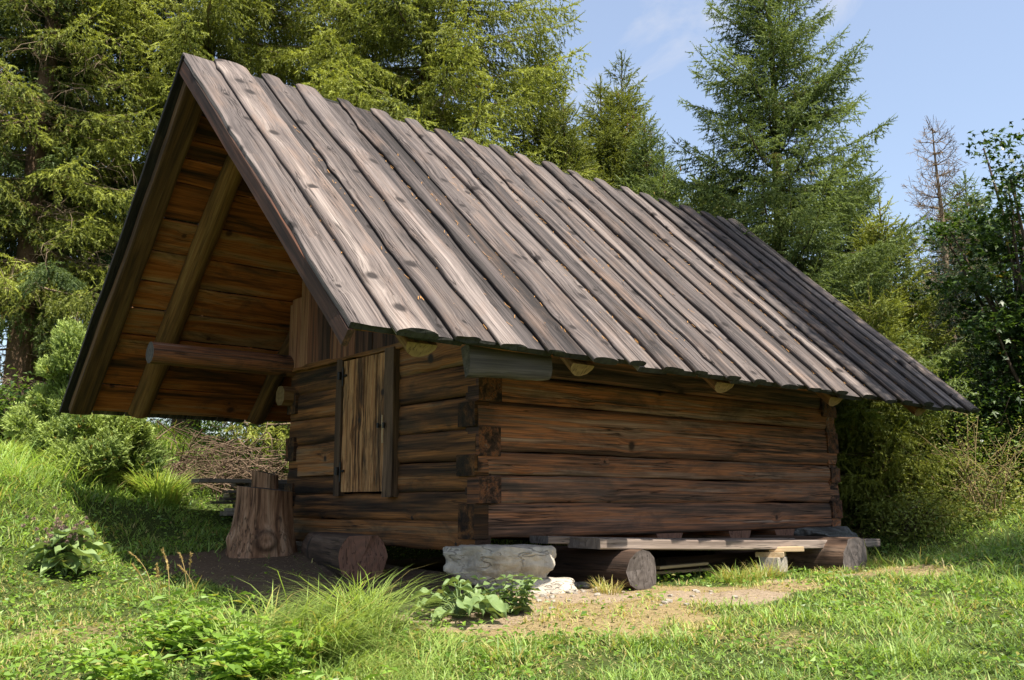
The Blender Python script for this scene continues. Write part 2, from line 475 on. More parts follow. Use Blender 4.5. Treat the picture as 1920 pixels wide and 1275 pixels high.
# ------------------------------------------------------------------ ground
CX, CY = -5.417, -6.935
def to_uw(x, y):
    dx, dy = np.asarray(x) - CX, np.asarray(y) - CY
    return dx * .7635 - dy * .6457, dx * .6457 + dy * .7635
def from_uw(u, w):
    return CX + .7635 * u + .6457 * w, CY - .6457 * u + .7635 * w
def sstep(a, b, x):
    t = np.clip((x - a) / (b - a), 0, 1)
    return t * t * (3 - 2 * t)
def terrain(x, y):
    x = np.asarray(x, float); y = np.asarray(y, float)
    u, w = to_uw(x, y)
    wc = np.clip(w, -6, None)
    base = -1.2 + .09 * np.minimum(wc, 11.5) + .06 * np.clip(wc - 11.5, 0, 4.5) + .012 * np.clip(wc - 16, 0, 60)
    d = np.maximum(-u - 3.85, 0)
    q = .30 * d * d
    b = 1.25 * (1 - np.exp(-q / 1.25)) * sstep(2.0, 8.5, w + 0 * u)
    b = b + .12 * np.clip(w - 11, 0, 4) * sstep(2.4, 4.2, -u)
    r = np.maximum(u - 2, 0)
    b = b + .06 * np.minimum(r, 5) * np.clip((w - 9) / 5, 0, 1)
    z = base + b
    # the hut stands in a levelled spot
    ex = np.maximum(np.maximum(-.0 - x, x - 6.5), 0); ey = np.maximum(np.maximum(-.2 - y, y - 3.9), 0)
    pit = -.30 + .30 * np.hypot(ex, ey) - .13 * sstep(.5, 2.5, x) * sstep(.3, -1.2, y)
    ex = np.maximum(np.maximum(.6 - x, x - 6.1), 0); ey = np.maximum(np.maximum(-1.55 - y, y - 3.9), 0)
    pit = np.minimum(pit, -.46 + .30 * np.hypot(ex, ey))
    k = .06
    hh = np.clip(.5 + .5 * (pit - z) / k, 0, 1)
    z = pit * (1 - hh) + z * hh - k * hh * (1 - hh)
    z = z + .018 * n2(x * 1.7, y * 1.7, 3) + .010 * n2(x * 5.1, y * 5.1, 4)
    return z
def zt(x, y):
    return float(terrain(x, y))
def blob(x, y, cx, cy, ru, rw, soft=.35):
    u, w = to_uw(x, y); cu, cw = to_uw(cx, cy)
    d = np.hypot((u - cu) / ru, (w - cw) / rw) + .22 * n2(np.asarray(x) * 2.3, np.asarray(y) * 2.3, 8) + .10 * n2(np.asarray(x) * 7, np.asarray(y) * 7, 9)
    return 1 - sstep(1 - soft, 1 + soft, d)
def masks(x, y):
    x = np.asarray(x, float); y = np.asarray(y, float)
    wob = .22 * n2(x * 1.9, y * 1.9, 5) + .10 * n2(x * 6, y * 6, 6)
    bare = sstep(-2.05, -1.65, x + wob) * sstep(.75, .35, x + wob - 8 * sstep(-.25, .1, y)) * sstep(-.55, -.15, y + wob) * sstep(4.0, 3.6, y + wob)
    bare = np.maximum(bare, sstep(-.1, .05, x) * sstep(6.6, 6.4, x) * sstep(-.35, -.1, y + wob * .5) * sstep(4.2, 3.9, y))
    sand = np.maximum(blob(x, y, -.70, -.80, .70, .62), blob(x, y, .35, -.80, .6, .45))
    sand = np.maximum(sand, blob(x, y, 1.35, -1.75, .50, .42))
    sand = np.maximum(sand, .8 * blob(x, y, 3.0, -1.6, .5, .4))
    dry = np.maximum(blob(x, y, -.25, -1.45, 1.15, .75, .5), blob(x, y, 1.6, -1.35, 1.1, .5, .5))
    dry = np.maximum(dry, .45 * blob(x, y, .3, -3.0, .5, .4, .6))
    dry = np.maximum(dry, .5 * blob(x, y, -3.4, .4, .5, .6, .6))
    dry = np.maximum(dry, .9 * blob(x, y, 3.6, -1.95, .7, .4, .5))
    dry = np.maximum(dry, .30 * sstep(.1, .5, n2(x * .9, y * .9, 12)))
    return bare, sand, dry

def build_ground():
    def axis(lo, a, b, hi, fine, grow=1.25):
        c = list(np.arange(a, b, fine)); s = fine
        p = a
        left = []
        while p > lo: s *= grow; p -= s; left.append(p)
        s = fine; p = c[-1]; right = []
        while p < hi: s *= grow; p += s; right.append(p)
        return np.array(left[::-1] + c + right)
    us = axis(-400, -8, 8, 400, .09); ws = axis(-60, 3.5, 15, 900, .09)
    U, W = np.meshgrid(us, ws)
    x, y = from_uw(U, W)
    z = terrain(x, y)
    far = np.hypot(U, W - 10)
    z = z - sstep(60, 400, far) * 6
    nu, nw = len(us), len(ws)
    V = np.stack([x, y, z], -1).reshape(-1, 3)
    idx = np.arange(nu * nw).reshape(nw, nu)
    a, b, c, d = idx[:-1, :-1], idx[:-1, 1:], idx[1:, 1:], idx[1:, :-1]
    T = np.concatenate([np.stack([a, b, c], -1).reshape(-1, 3), np.stack([a, c, d], -1).reshape(-1, 3)])
    ba, sa, dr = masks(x, y)
    tint = np.stack([ba.ravel(), sa.ravel(), dr.ravel(), np.ones(nu * nw)], -1)
    m = NT('meadow_soil')
    tn = m.n('SeparateColor'); m.t.links.new(m.attr('tint').outputs['Color'], tn.inputs[0])
    pos = m.n('TexCoord').outputs['Object']
    nA = m.noise(pos, 1.4, 6, .6); nB = m.noise(pos, 22, 6, .7); nC = m.noise(pos, 95, 4, .7)
    nD = m.noise(m.scale(pos, (30, 130, 30)), 1.0, 3, .6, 1.5)
    green = m.mix(nB, (.030, .050, .012), (.085, .105, .028))
    straw = m.mix(nD, (.17, .125, .06), (.42, .32, .17))
    soil = m.mix(nB, (.065, .044, .029), (.17, .118, .078))
    soil = m.mix(m.ramp(nC, [(.56, 0.0), (.66, .8)]), soil, (.19, .14, .095))
    sand = m.mix(nB, (.23, .165, .105), (.48, .38, .27))
    sand = m.mix(m.ramp(nC, [(.40, .8), (.50, 0.0)]), sand, (.22, .17, .12))
    def edge(s, amp=.5):
        return m.ramp(m.math('ADD', s, m.math('MULTIPLY', m.math('SUBTRACT', nB, .5), amp)), [(.35, 0.0), (.6, 1.0)])
    col = m.mix(edge(tn.outputs[2], .9), green, straw)
    col = m.mix(edge(tn.outputs[1], .7), col, sand)
    col = m.mix(edge(tn.outputs[0], .5), col, soil)
    h = m.math('ADD', m.math('MULTIPLY', nB, 1.0), m.math('MULTIPLY', nC, .5))
    mat = m.out(m.principled(col, .95, .1, h, .9, .03))
    o = fast_mesh('ground', V, T, tint, mat)
    for p in o.data.polygons: p.use_smooth = True
    o['kind'] = 'structure'
build_ground()

# ------------------------------------------------------------------ the hut
RY, RZ = 1.95, 4.88                     # ridge line
SL = math.hypot(3.55, 3.36)
DR = np.array([0, -3.55, -3.36]) / SL   # down the right slope
NR = np.array([0, -3.36, 3.55]) / SL
DL = np.array([0, 3.55, -3.36]) / SL    # down the left slope
NL = np.array([0, 3.36, 3.55]) / SL
XF, XB = -2.33, 7.17
RID = np.array([0, RY, RZ])
EX = np.array([1.0, 0, 0])

def build_hut():
    rng = np.random.default_rng(11)
    hut = empty('log_hut', (3.2, 1.95, -.1), 'low weathered log hut with a steep grey plank roof and a deep front overhang', 'hut')
    # ---- roof, right slope
    slope = MB()
    centres = [-1.83, -1.37, -.90, -.43, .05, .5, .95, 1.38, 1.82, 2.26, 2.75, 3.22, 3.78, 4.28, 4.75, 5.2, 5.7, 6.2, 6.6, 6.98]
    widths = [.37, .23, .30, .19, .27, .22, .26, .18, .24, .20, .29, .20, .25, .21, .27, .19, .28, .22, .20, .27]
    heights = [.072, .052, .066, .044, .056, .060, .054, .044, .052, .046, .062, .046, .060, .050, .054, .044, .060, .050, .046, .060]
    hue = [.75, .50, .62, .25, .45, .72, .20, .42, .30, .66, .28, .48, .35, .80, .40, .30, .42, .35, .45, .62]
    # flat boards below, butted under the middle of each slab
    edges = [XF + .02] + [c + rng.uniform(-.02, .02) for c in centres] + [XB]
    for i in range(len(edges) - 1):
        a, b = edges[i] + .006, edges[i + 1] - .006
        w = b - a
        top = rng.uniform(-.02, .06); bot = rng.uniform(-.05, .05)
        t = tint4(np.clip(rng.normal(.40, .2), 0, 1), rng.uniform(.66, 1.02), rng.uniform(.45, .95))
        th = .05
        if i == 0: t = tint4(.62, 1.0, .5)
        lift = rng.uniform(-.008, .008)
        loft(slope, RID + EX * (a + b) / 2 - DR * top + NR * lift, DR, EX, NR, SL + top + bot, rect_sec(w, th), 30,
             .006 if i else .012, 2.2, tint=t, cap=1, smooth=False, rng=rng, endj=.012)
    for i, c in enumerate(centres):
        top = rng.uniform(.02, .10); bot = rng.uniform(.02, .09)
        loft(slope, RID + EX * c - DR * top, DR, EX, NR, SL + top + bot, slab_sec(widths[i], heights[i]), 64,
             rng.uniform(.010, .028), 1.1, sway=.03, cw=.22, bulges=int(rng.integers(2, 6)), tint=tint4(hue[i], rng.uniform(.82, 1.18), rng.uniform(.15, .75)), cap=1, smooth=True, rng=rng, endj=.012)
    o = slope.build('roof', [M_ROOF, M_ROOFEND], hut)
    o['label'] = 'sunlit grey roof slope of overlapping rounded slabs'
    # bargeboard under the front edge of the right slope
    bb = MB()
    loft(bb, RID + EX * (XF + .045) - NR * .055 + DR * .02, DR, EX, NR, SL - .05, rect_sec(.05, .14), 40, .004, 2, cw=.0, bow=.012, tint=tint4(.4, .75), smooth=False)
    bb.build('bargeboard', M_GABLE, hut)
    # ---- left slope (outer boards) and its sheathing
    ls = MB()
    x = XF
    while x < XB - .05:
        w = min(rng.uniform(.34, .46), XB - x)
        loft(ls, RID + EX * (x + w / 2), DL, EX, NL, SL + rng.uniform(-.04, .05), rect_sec(w - .01, .05), 14, .005, 2,
             tint=tint4(rng.uniform(.2, .6), .8 if x > XF else .28), cap=1, smooth=False, rng=rng)
        x += w
    o = ls.build('roof', [M_ROOF, M_ROOFEND], hut)
    o['label'] = 'shaded far roof slope'
    for side, D, N in (('l', DL, NL), ('r', DR, NR)):
        sh = MB()
        ys = [1.98, 2.19, 2.36, 2.58, 2.74, 2.97, 3.32, 3.64, 3.95, 4.24, 4.54, 4.76, 5.13, 5.45]
        lim = -.06
        for i in range(len(ys) - 1):
            s0 = (ys[i] - RY) / .7265 + .004; s1 = (ys[i + 1] - RY) / .7265 - .004
            c = (s0 + s1) / 2
            loft(sh, RID + D * c - N * (.058 + rng.uniform(0, .012)) + EX * (XF + .16), EX, -D if side == 'l' else D, N, XB - XF - .3,
                 rect_sec(s1 - s0 - .012, .03), 30, .010, 1.6, bulges=3, tint=tint4(.12 if i == 1 and side == 'l' else rng.uniform(.15, .9), rng.uniform(.75, 1.15)), smooth=False, rng=rng)
        o = sh.build('sheathing', M_UNDER, hut)
        o['label'] = 'warm brown boards on the underside of the ' + ('far' if side == 'l' else 'near') + ' roof slope'
        # rafters, hewn round poles with a flattened top
        for rx, rw in ((-2.13, .25), (-1.42, .30), (.22, .28), (2.15, .30), (4.15, .28), (6.1, .28)):
            rf = MB()
            sec = np.array([(-.5, 0), (-.5, -.35), (-.36, -.75), (-.12, -1), (.12, -1), (.36, -.75), (.5, -.35), (.5, 0)]) * np.array([rw * .9, .12])
            if rx < -2: sec = np.array([(-.5, 0), (-.5, -.9), (-.42, -1), (0, -1), (.38, -1), (.5, -.85), (.5, -.3), (.5, 0)]) * np.array([rw, .11])
            loft(rf, RID + D * .12 - N * .098 + EX * (rx + (.0 if side == 'l' else -.26 if rx > -2 else .02)), D, EX, N, SL - (.21 if side == 'l' else .16 if rx > -2 else .4), sec, 26, .02 if rx > -2 else .008, 1.6,
                 sway=.012, tint=tint4(rng.uniform(.35, .75), 1.1 if rx > -2 else .55), cap=1, smooth=rx > -2, rng=rng)
            rf.build('rafter', [M_RAFTER, M_RAFTEND], hut)
    # grey hollowed eave piece under the right eave
    ev = MB()
    e = [(-1.20, -1.40, 1.34), (-.30, -1.40, 1.42)]
    sec = np.array([(-.5, 0), (-.5, .2), (-.42, .5), (-.2, .8), (.1, .95), (.4, 1.0), (.5, .85), (.5, 0)]) * np.array([.24, .10])
    loft(ev, (-1.20, -1.36, 1.40), (1, 0, .04), (0, .25, 1), (0, -1, .25), .86, sec, 14, .008, 3, taper=(1.0, .85), tint=tint4(.4, .75), smooth=True, rng=rng)
    ev.build('eave_trough', M_PLANK, hut)
    # ---- walls
    def log_sec(h, d=.2, bulge=.03):
        z = np.linspace(-.5, .5, 9)
        face = [(h * q, bulge * (1 - abs(2 * q) ** 2.6) - .016 * (abs(2 * q) ** 10)) for q in z]
        return np.array(face + [(h * .5, -d), (-h * .5, -d)])
    wl = MB()
    for (z0, z1), tr in zip([(.0, .335), (.335, .60), (.60, .835), (.835, 1.32), (1.32, 1.60), (1.60, 2.02)], [.34, .50, .66, .42, .58, .18]):
        h = z1 - z0 - .006
        loft(wl, (0.012, .012, (z0 + z1) / 2), (1, 0, 0), (0, 0, 1), (0, -1, 0), 6.33, log_sec(h, .18, rng.uniform(.008, .02)), 60, .012, .8, cw=.35,
             tint=tint4(tr, rng.uniform(.95, 1.15), rng.uniform(.0, .35)), cap=1, smooth=True, rng=rng)
    for z0, z1 in ((.335, .585), (.78, 1.06), (1.31, 1.56)):
        box(wl, (.004, -.024, z0), (rng.uniform(.27, .31), .15, z1), 'y', tint4(.3, .55), n=4)
    for z0, z1, a in ((.12, .36, 6.12), (.60, .80, 6.14), (1.0, 1.28, 6.10), (1.5, 1.95, 6.02)):
        box(wl, (a, -.028, z0), (6.365, .15, z1), 'y', tint4(.3, .55), n=4)
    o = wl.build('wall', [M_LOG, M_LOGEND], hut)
    o['label'] = 'long wall of hewn brown logs behind the bench'
    wg = MB()
    cs = [(-.12, .16), (.16, .448), (.448, .75), (.75, 1.05), (1.05, 1.36), (1.36, 1.68), (1.68, 2.06)]
    for k, (z0, z1) in enumerate(cs):
        h = z1 - z0 - .006
        segs = [(.02, 3.88)] if k < 2 else [(.02, 1.44), (2.60, 3.88)]
        for y0, y1 in segs:
            loft(wg, (.012, y1, (z0 + z1) / 2), (0, -1, 0), (0, 0, 1), (-1, 0, 0), y1 - y0, log_sec(h, .18, rng.uniform(.004, .014)), 30, .012, .9, cw=.3,
                 tint=tint4(rng.uniform(.2, .8), rng.uniform(.85, 1.1)), cap=1, smooth=True, rng=rng)
    for z0, z1 in ((.0, .33), (.59, .795), (1.065, 1.30)):
        box(wg, (-.022, .004, z0), (.15, rng.uniform(.25, .3), z1), 'x', tint4(.3, .55), n=4)
    for z0, z1 in ((.30, .58), (.86, 1.15), (1.45, 1.72)):
        box(wg, (-.03, 3.68, z0), (.15, 3.905, z1), 'x', tint4(.1, .8), n=4)
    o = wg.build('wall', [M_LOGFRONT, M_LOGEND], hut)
    o['label'] = 'shaded front wall of mossy logs around the door'
    wb = MB()
    for k in range(7):
        z0 = -.02 + k * .29
        loft(wb, (6.33, .0, z0 + .145), (0, 1, 0), (0, 0, 1), (1, 0, 0), 3.9, log_sec(.284), 16, .01, tint=tint4(rng.random()), smooth=True, rng=rng)
    o = wb.build('wall', [M_LOG, M_LOGEND], hut); o['label'] = 'rear log wall'
    wb = MB()
    for k in range(7):
        z0 = -.02 + k * .29
        loft(wb, (6.33, 3.89, z0 + .145), (-1, 0, 0), (0, 0, 1), (0, 1, 0), 6.3, log_sec(.284), 16, .01, tint=tint4(rng.random()), smooth=True, rng=rng)
    o = wb.build('wall', [M_LOG, M_LOGEND], hut); o['label'] = 'far side log wall'
    # short plate end at the far front corner
    pe = MB()
    loft(pe, (-.17, 3.84, 1.80), (1, 0, 0), (0, 1, 0), (0, 0, 1), .3, rect_sec(.22, .24, .06), 5, .01, tint=tint4(.7, 1.0), cap=1, smooth=False)
    pe.build('log_end', [M_RAFTER, M_RAFTEND], hut)
    # ---- gable boards, front and rear
    for gx, sgn in ((-.045, -1), (6.40, 1)):
        gb = MB()
        y = .02
        while y < 3.86:
            w = min(rng.uniform(.15, .25), 3.9 - y)
            ym = y + w / 2
            def top(q): return RZ - .946 * abs(q - RY) - .16
            zb = 2.02 + rng.uniform(-.035, .01)
            hh = min(top(y), top(y + w)) - zb
            loft(gb, (gx + rng.uniform(-.006, .006) * 1, ym, zb), (0, 0, 1), (0, 1, 0), (sgn, 0, 0) if sgn < 0 else (1, 0, 0), hh, rect_sec(w - .006, .03), 10, .003, 2,
                 tint=tint4(.95 if abs(y - 3.5) < .12 or y + w > 3.8 else rng.uniform(.1, .7), rng.uniform(.8, 1.2)), smooth=False, rng=rng)
            y += w
        o = gb.build('gable', M_GABLE, hut)
    # ledge log under the gable boards
    lg = MB()
    loft(lg, (-.055, 3.92, 2.01), (0, -1, 0), (0, 0, 1), (-1, 0, 0), 3.9, rect_sec(.055, .05), 30, .012, 3, tint=tint4(.7, .9), smooth=False, rng=rng)
    lg.build('ledge', M_LOGFRONT, hut)
    # ---- beam that carries the overhang
    bm = MB()
    loft(bm, (-1.81, 3.87, 2.07), (1, 0, 0), (0, 1, 0), (0, 0, 1), 1.85, round_sec(.140, 14, .06) * np.array([[1.0, .95]]), 22, .008, 1, taper=(.97, 1.05), tint=tint4(.4, .8), cap=1, smooth=True, rng=rng)
    bm.build('beam', [M_LOG, M_GREYEND], hut)
    # ---- door
    fr = MB()
    box(fr, (-.055, 2.495, .42), (.03, 2.62, 2.0), 'z', tint4(.3, .8), n=10, waney=.006)
    fr.build('door_post', M_FRAME, hut)
    fr = MB()
    box(fr, (-.075, 1.36, .40), (.03, 1.545, 2.0), 'z', tint4(.6, .95), n=10, waney=.006)
    fr.build('door_post', M_FRAME, hut)
    dr = MB()
    y = 2.49
    for w, t in ((.25, .62), (.22, .35), (.26, .75), (.205, .5)):
        loft(dr, (-.035, y - w / 2, .462), (0, 0, 1), (0, 1, 0), (-1, 0, 0), 1.51, rect_sec(w - .008, .035), 24, .006, 3, tint=tint4(t, rng.uniform(.95, 1.1)), smooth=False, rng=rng)
        y -= w
    door = dr.build('door', M_DOOR, hut)
    for zz in (.70, 1.80):
        hg = MB()
        box(hg, (-.052, 2.40, zz - .013), (-.036, 2.55, zz + .013), 'y', tint4(.5), n=4)
        loft(hg, (-.066, 2.47, zz - .12), (0, 0, 1), (0, 1, 0), (-1, 0, 0), .22, rect_sec(.022, .02), 4, tint=tint4(.5), smooth=False)
        loft(hg, (-.085, 2.50, zz - .045), (0, 0, 1), (0, 1, 0), (-1, 0, 0), .09, round_sec(.022, 8), 3, tint=tint4(.5))
        hg.build('hinge', M_IRON, door)
    la = MB()
    box(la, (-.056, 1.49, 1.163), (-.036, 1.69, 1.183), 'y', tint4(.5), n=4)
    loft(la, (-.085, 1.63, 1.14), (0, 0, 1), (0, 1, 0), (-1, 0, 0), .055, round_sec(.016, 8), 3, tint=tint4(.5))
    loft(la, (-.10, 1.495, 1.13), (0, 0, 1), (0, 1, 0), (-1, 0, 0), .06, round_sec(.016, 8), 3, tint=tint4(.5))
    la.build('latch', M_IRON, door)
    st = MB()
    loft(st, (-.105, 1.50, .97), (0, .05, 1), (0, 1, 0), (-1, 0, 0), .30, round_sec(.008, 6), 6, .004, 8, tint=tint4(.7, 1.2))
    st.build('latch_peg', M_NEWWOOD, door)
    # pale replaced strip left of the door
    ps = MB()
    box(ps, (-.05, 2.63, .66), (-.012, 3.52, .80), 'y', tint4(.75, 1.15), n=8)
    o = ps.build('wall_patch', M_LOGFRONT, hut); o['label'] = 'paler board set into the front wall'
    # ---- floor joists showing under the long wall
    for jx in (2.75, 4.05, 5.0):
        jb = MB()
        sec = np.array([(-.22, 0), (-.15, -.14), (.15, -.14), (.22, 0)])
        loft(jb, (jx, -.01, -.003), (0, 1, 0), (-1, 0, 0), (0, 0, 1), 3.8, sec, 6, .01, tint=tint4(.6, 1.1), cap=1, smooth=False, rng=rng)
        jb.build('floor_joist', [M_LOG, M_REDEND], hut)
    return hut
build_hut()

def build_needles():
    rng = np.random.default_rng(71)
    n = 900
    mb = MB()
    cs = np.array([-1.83, -1.37, -.90, -.43, .05, .5, .95, 1.38, 1.82, 2.26, 2.75, 3.22, 3.78, 4.28, 4.75, 5.2, 5.7, 6.2, 6.6])
    V = []; F = []
    for i in range(n):
        c = cs[rng.integers(0, len(cs))] + rng.choice([-1, 1]) * rng.uniform(.125, .16)
        p = RID + EX * c + DR * rng.uniform(1.2, 4.7) + NR * .012
        a = rng.normal(0, .5); d = DR * math.cos(a) + EX * math.sin(a); w = np.cross(d, NR) * rng.uniform(.0015, .004); l = rng.uniform(.02, .07)
        b = len(V)
        V += [p - w, p + w, p + d * l + w, p + d * l - w]; F.append((b, b + 1, b + 2, b + 3))
    mb.add(V, F, [(0, 0, 0)] * len(V), tint4(.6, .9))
    o = mb.build('needle_litter', simple('dry_needles', (.36, .19, .07), .9, .1))
    tag(o, 'rusty fallen needles caught in the gaps between the roof slabs', 'needles', kind='stuff')
build_needles()

# ------------------------------------------------------------------ stones, bench, stumps, logs
def stone(name, loc, size, rotz, seed, mat, label=None, cat='stone', parent=None, cuts=11, sub=5, rough=.085):
    import bmesh
    bm = bmesh.new()
    bmesh.ops.create_icosphere(bm, subdivisions=sub, radius=1.0)
    rng = np.random.default_rng(int(seed))
    pl = [(Vector(rng.normal(size=3)).normalized(), rng.uniform(.55, .8)) for _ in range(cuts)]
    pl += [(Vector((0, 0, 1)), .62), (Vector((0, 0, -1)), .7), (Vector((1, 0, 0)), .82), (Vector((-1, 0, 0)), .82), (Vector((0, 1, 0)), .75), (Vector((0, -1, 0)), .75)]
    for v in bm.verts:
        p = v.co.copy()
        for nrm, d in pl:
            e = p.dot(nrm) - d
            if e > 0: p -= nrm * e * .93
        q = p * 3.1 + Vector((seed * 3.1, 0, 0))
        p *= 1 + rough * mnoise.fractal(q, 1.0, 2.0, 4) + .05 * mnoise.noise(q * .6)
        v.co = Vector((p.x * size[0], p.y * size[1], p.z * size[2]))
    me = bpy.data.meshes.new(name)
    bm.to_mesh(me); bm.free()
    me.materials.append(mat)
    o = link(name, me)
    o.location = loc; o.rotation_euler = (0, 0, rotz)
    if label: tag(o, label, cat)
    return o

VIEWROT = math.atan2(-.6457, .7635)
stone('foundation_stone', (.06, -.27, -.25), (.62, .40, .32), VIEWROT + .10, 5, M_STONE, 'pale cracked limestone block under the near corner of the hut')
stone('foundation_stone', (5.95, .02, -.12), (.75, .42, .20), .05, 9, M_DSTONE, 'dark lichened flat stone under the far right corner of the hut')
stone('foundation_stone', (.2, 3.7, -.30), (.5, .4, .28), .3, 12, M_STONE, 'stone under the hut corner behind the stump')
stone('rubble_stone', (.24, -.52, -.43), (.46, .30, .16), VIEWROT - .1, 21, M_STONE, 'low whitish crumbling stone in front of the corner block')

def build_pebbles():
    rng = np.random.default_rng(77)
    k = 0
    for i in range(74):
        if i < 16: x, y = rng.normal(.95, .16), rng.normal(-.30, .14)
        elif i < 62: x, y = rng.normal(.40, .38), rng.normal(-.82, .17)
        else: x, y = rng.normal(1.0, .35), rng.normal(-1.6, .2)
        s = rng.uniform(.02, .07) if i < 16 else rng.uniform(.012, .038)
        o = stone('pebble', (x, y, zt(x, y) + s * .25), (s * rng.uniform(.8, 1.4), s, s * .7), rng.uniform(0, 6), 100 + i, M_STONE, sub=2, cuts=4)
        if i < 16: tag(o, 'small grey rubble pebble between the corner stone and the bench log', 'pebble', 'rubble pebbles by the corner stone')
        elif i < 62: tag(o, 'tiny pale pebble on the sand in front of the corner stone', 'pebble', 'pebbles on the sandy strip')
        else: tag(o, 'tiny pale pebble around the bare sandy patch below the bench', 'pebble', 'pebbles on the sandy patch')
build_pebbles()

def build_bench():
    rng = np.random.default_rng(3)
    b = empty('log_bench', (3.1, -.7, -.42), 'long grey plank bench resting on two short thick logs along the hut wall', 'bench')
    s = MB()
    A = np.array([5.0, -.05, -.135]); A = A / np.linalg.norm(A)
    loft(s, (.80, -.62, .015), A, (0, 1, 0), (0, 0, 1), 4.95, rect_sec(.42, .10, .012), 50, .012, 1.2, bow=-.02, tint=tint4(.55, 1.0), cap=1, smooth=False, rng=rng, endj=.02)
    s.build('seat', [M_BENCH, M_GREYEND], b)
    s = MB()
    loft(s, (.52, -.30, .03), A, (0, 1, 0), (0, 0, 1), 4.9, rect_sec(.24, .07, .01), 40, .012, 1.2, bow=-.02, tint=tint4(.4, .9), cap=1, smooth=False, rng=rng, endj=.02)
    s.build('seat', [M_BENCH, M_GREYEND], b)
    l1 = MB()
    sec = np.array([(.20, -.16), (.23, -.03), (.215, .10), (.13, .17), (.0, .195), (-.11, .175), (-.20, .10), (-.235, -.02), (-.20, -.15), (-.08, -.205), (.09, -.205)]) * .9
    loft(l1, (1.20, -.98, -.27), (-.03, 1, 0), (1, 0, 0), (0, 0, 1), 1.7, sec, 20, .014, 1.5, tint=tint4(.35, .85), cap=1, smooth=True, rng=rng, endj=.03)
    l1.build('log_support', [M_OLDLOG, M_GREYEND], b)
    l2 = MB()
    loft(l2, (4.72, -1.12, -.34), (-.1, 1, 0), (1, .1, 0), (0, 0, 1), 1.7, round_sec(.29, 16, .13, 4.0), 20, .03, 2.5, tint=tint4(.6, 1.1), cap=1, smooth=True, rng=rng, endj=.05)
    l2.build('log_support', [M_OLDLOG, M_GREYEND], b)
    for (x, y, z, w, d, h, rz, mt) in ((3.55, -.80, -.44, .26, .22, .18, .2, M_STONE), (3.60, -.74, -.26, .34, .30, .055, .5, M_NEWWOOD), (3.68, -.86, -.205, .42, .12, .055, -.5, M_NEWWOOD), (3.45, -.62, -.15, .3, .2, .04, .1, M_NEWWOOD)):
        p = MB()
        ca, sa = math.cos(rz), math.sin(rz)
        loft(p, (x - ca * w / 2, y - sa * w / 2, z + h), (ca, sa, 0), (-sa, ca, 0), (0, 0, 1), w, rect_sec(d, h), 5, .004, tint=tint4(.6, .8), smooth=False)
        p.build('prop_block', mt, b)
    # thin offcuts lying under the seat
    for (x, y, z, L, a) in ((1.9, -.55, -.30, .9, .1), (1.95, -.35, -.37, 1.0, -.05)):
        p = MB()
        loft(p, (x, y, z), (math.cos(a), math.sin(a), 0), (-math.sin(a), math.cos(a), 0), (0, 0, 1), L, rect_sec(.07, .03), 5, tint=tint4(.6, .8), smooth=False)
        o = p.build('offcut', M_NEWWOOD)
        tag(o, 'orange sawn stick lying on the ground under the bench' if a > 0 else 'darker sawn stick lying furthest under the bench', 'offcut')
    for (x, y, L) in ((2.3, -.25, 2.3),):
        p = MB()
        loft(p, (x, y, -.34), (1, 0, 0), (0, 1, 0), (0, 0, 1), L, round_sec(.10, 10, .06), 10, .01, tint=tint4(.3, .5), cap=1, rng=rng)
        o = p.build('pole', [M_OLDLOG, M_GREYEND]); tag(o, 'dark pole lying in the shade beneath the bench', 'pole')
build_bench()

def stump(name, x, y, r, h, label, seed, flare=.32, knob=True, mat=M_STUMP, bright=1.0, topmat=M_GREYEND):
    rng = np.random.default_rng(int(seed))
    mb = MB()
    z0 = zt(x, y) - .06
    n, m = 44, 84
    th = np.linspace(0, 2 * math.pi, m, endpoint=False)
    V = []; G = []; TT = []
    for i in range(n):
        t = i / (n - 1)
        fl = 1 + flare * (1 - t) ** 2.2
        for j, a in enumerate(th):
            lob = 1 + .07 * math.sin(a * 3 + seed) * (1 - t * .6) + .05 * math.sin(a * 5 + seed * 2) * (1 - t) + .03 * n1(seed + .3, a * 4 + t * 2)
            rr = r * fl * lob + .016 * n1(seed + .7, a * 14 + t)
            sh = 1.0
            if knob:
                da = (a - (math.pi * 1.40) + math.pi) % (2 * math.pi) - math.pi
                kk = math.hypot(da * r * 1.2 / .11, (t - .27) * h / .10)
                rr += .085 * math.exp(-kk ** 2) - .045 * math.exp(-(kk * 2.2) ** 2)
                sh = 1 - .62 * math.exp(-((kk - 1.05) / .30) ** 2) - .35 * math.exp(-(kk / .25) ** 2)  # shading round and inside the knob, painted into the tint
                da = (a - (math.pi * .93) + math.pi) % (2 * math.pi) - math.pi
                rr += .06 * math.exp(-(da / .22) ** 2 - ((t - .28) / .12) ** 2)
            tilt = .035 * math.cos(a - 2.5) * t
            V.append((x + rr * math.cos(a), y + rr * math.sin(a), z0 + h * t + tilt))
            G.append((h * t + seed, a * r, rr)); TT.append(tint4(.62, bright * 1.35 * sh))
    F = [(i * m + j, i * m + (j + 1) % m, (i + 1) * m + (j + 1) % m, (i + 1) * m + j) for i in range(n - 1) for j in range(m)]
    mb.add(V, F, G, TT, 0, True)
    top = V[(n - 1) * m:]
    c = tuple(np.mean(np.array(top), 0) + np.array([0, 0, .012]))
    tg = [(p[0] - x, p[1] - y, seed) for p in top]
    mb.add(list(top) + [c], [(j, (j + 1) % m, m) for j in range(m)], tg + [(0, 0, seed)], tint4(.5, .6 * bright), 1, False)
    o = mb.build(name, [mat, topmat])
    return tag(o, label, 'stump')

stump('tree_stump', -.62, 3.22, .31, .79, 'big brown debarked stump with a knob, in front of the hut wall', 4.0)
stump('tree_stump', .05, 4.62, .17, 1.0, 'narrow upright log block standing just behind the big stump', 9.0, .06, False, M_STUMP, 1.25)

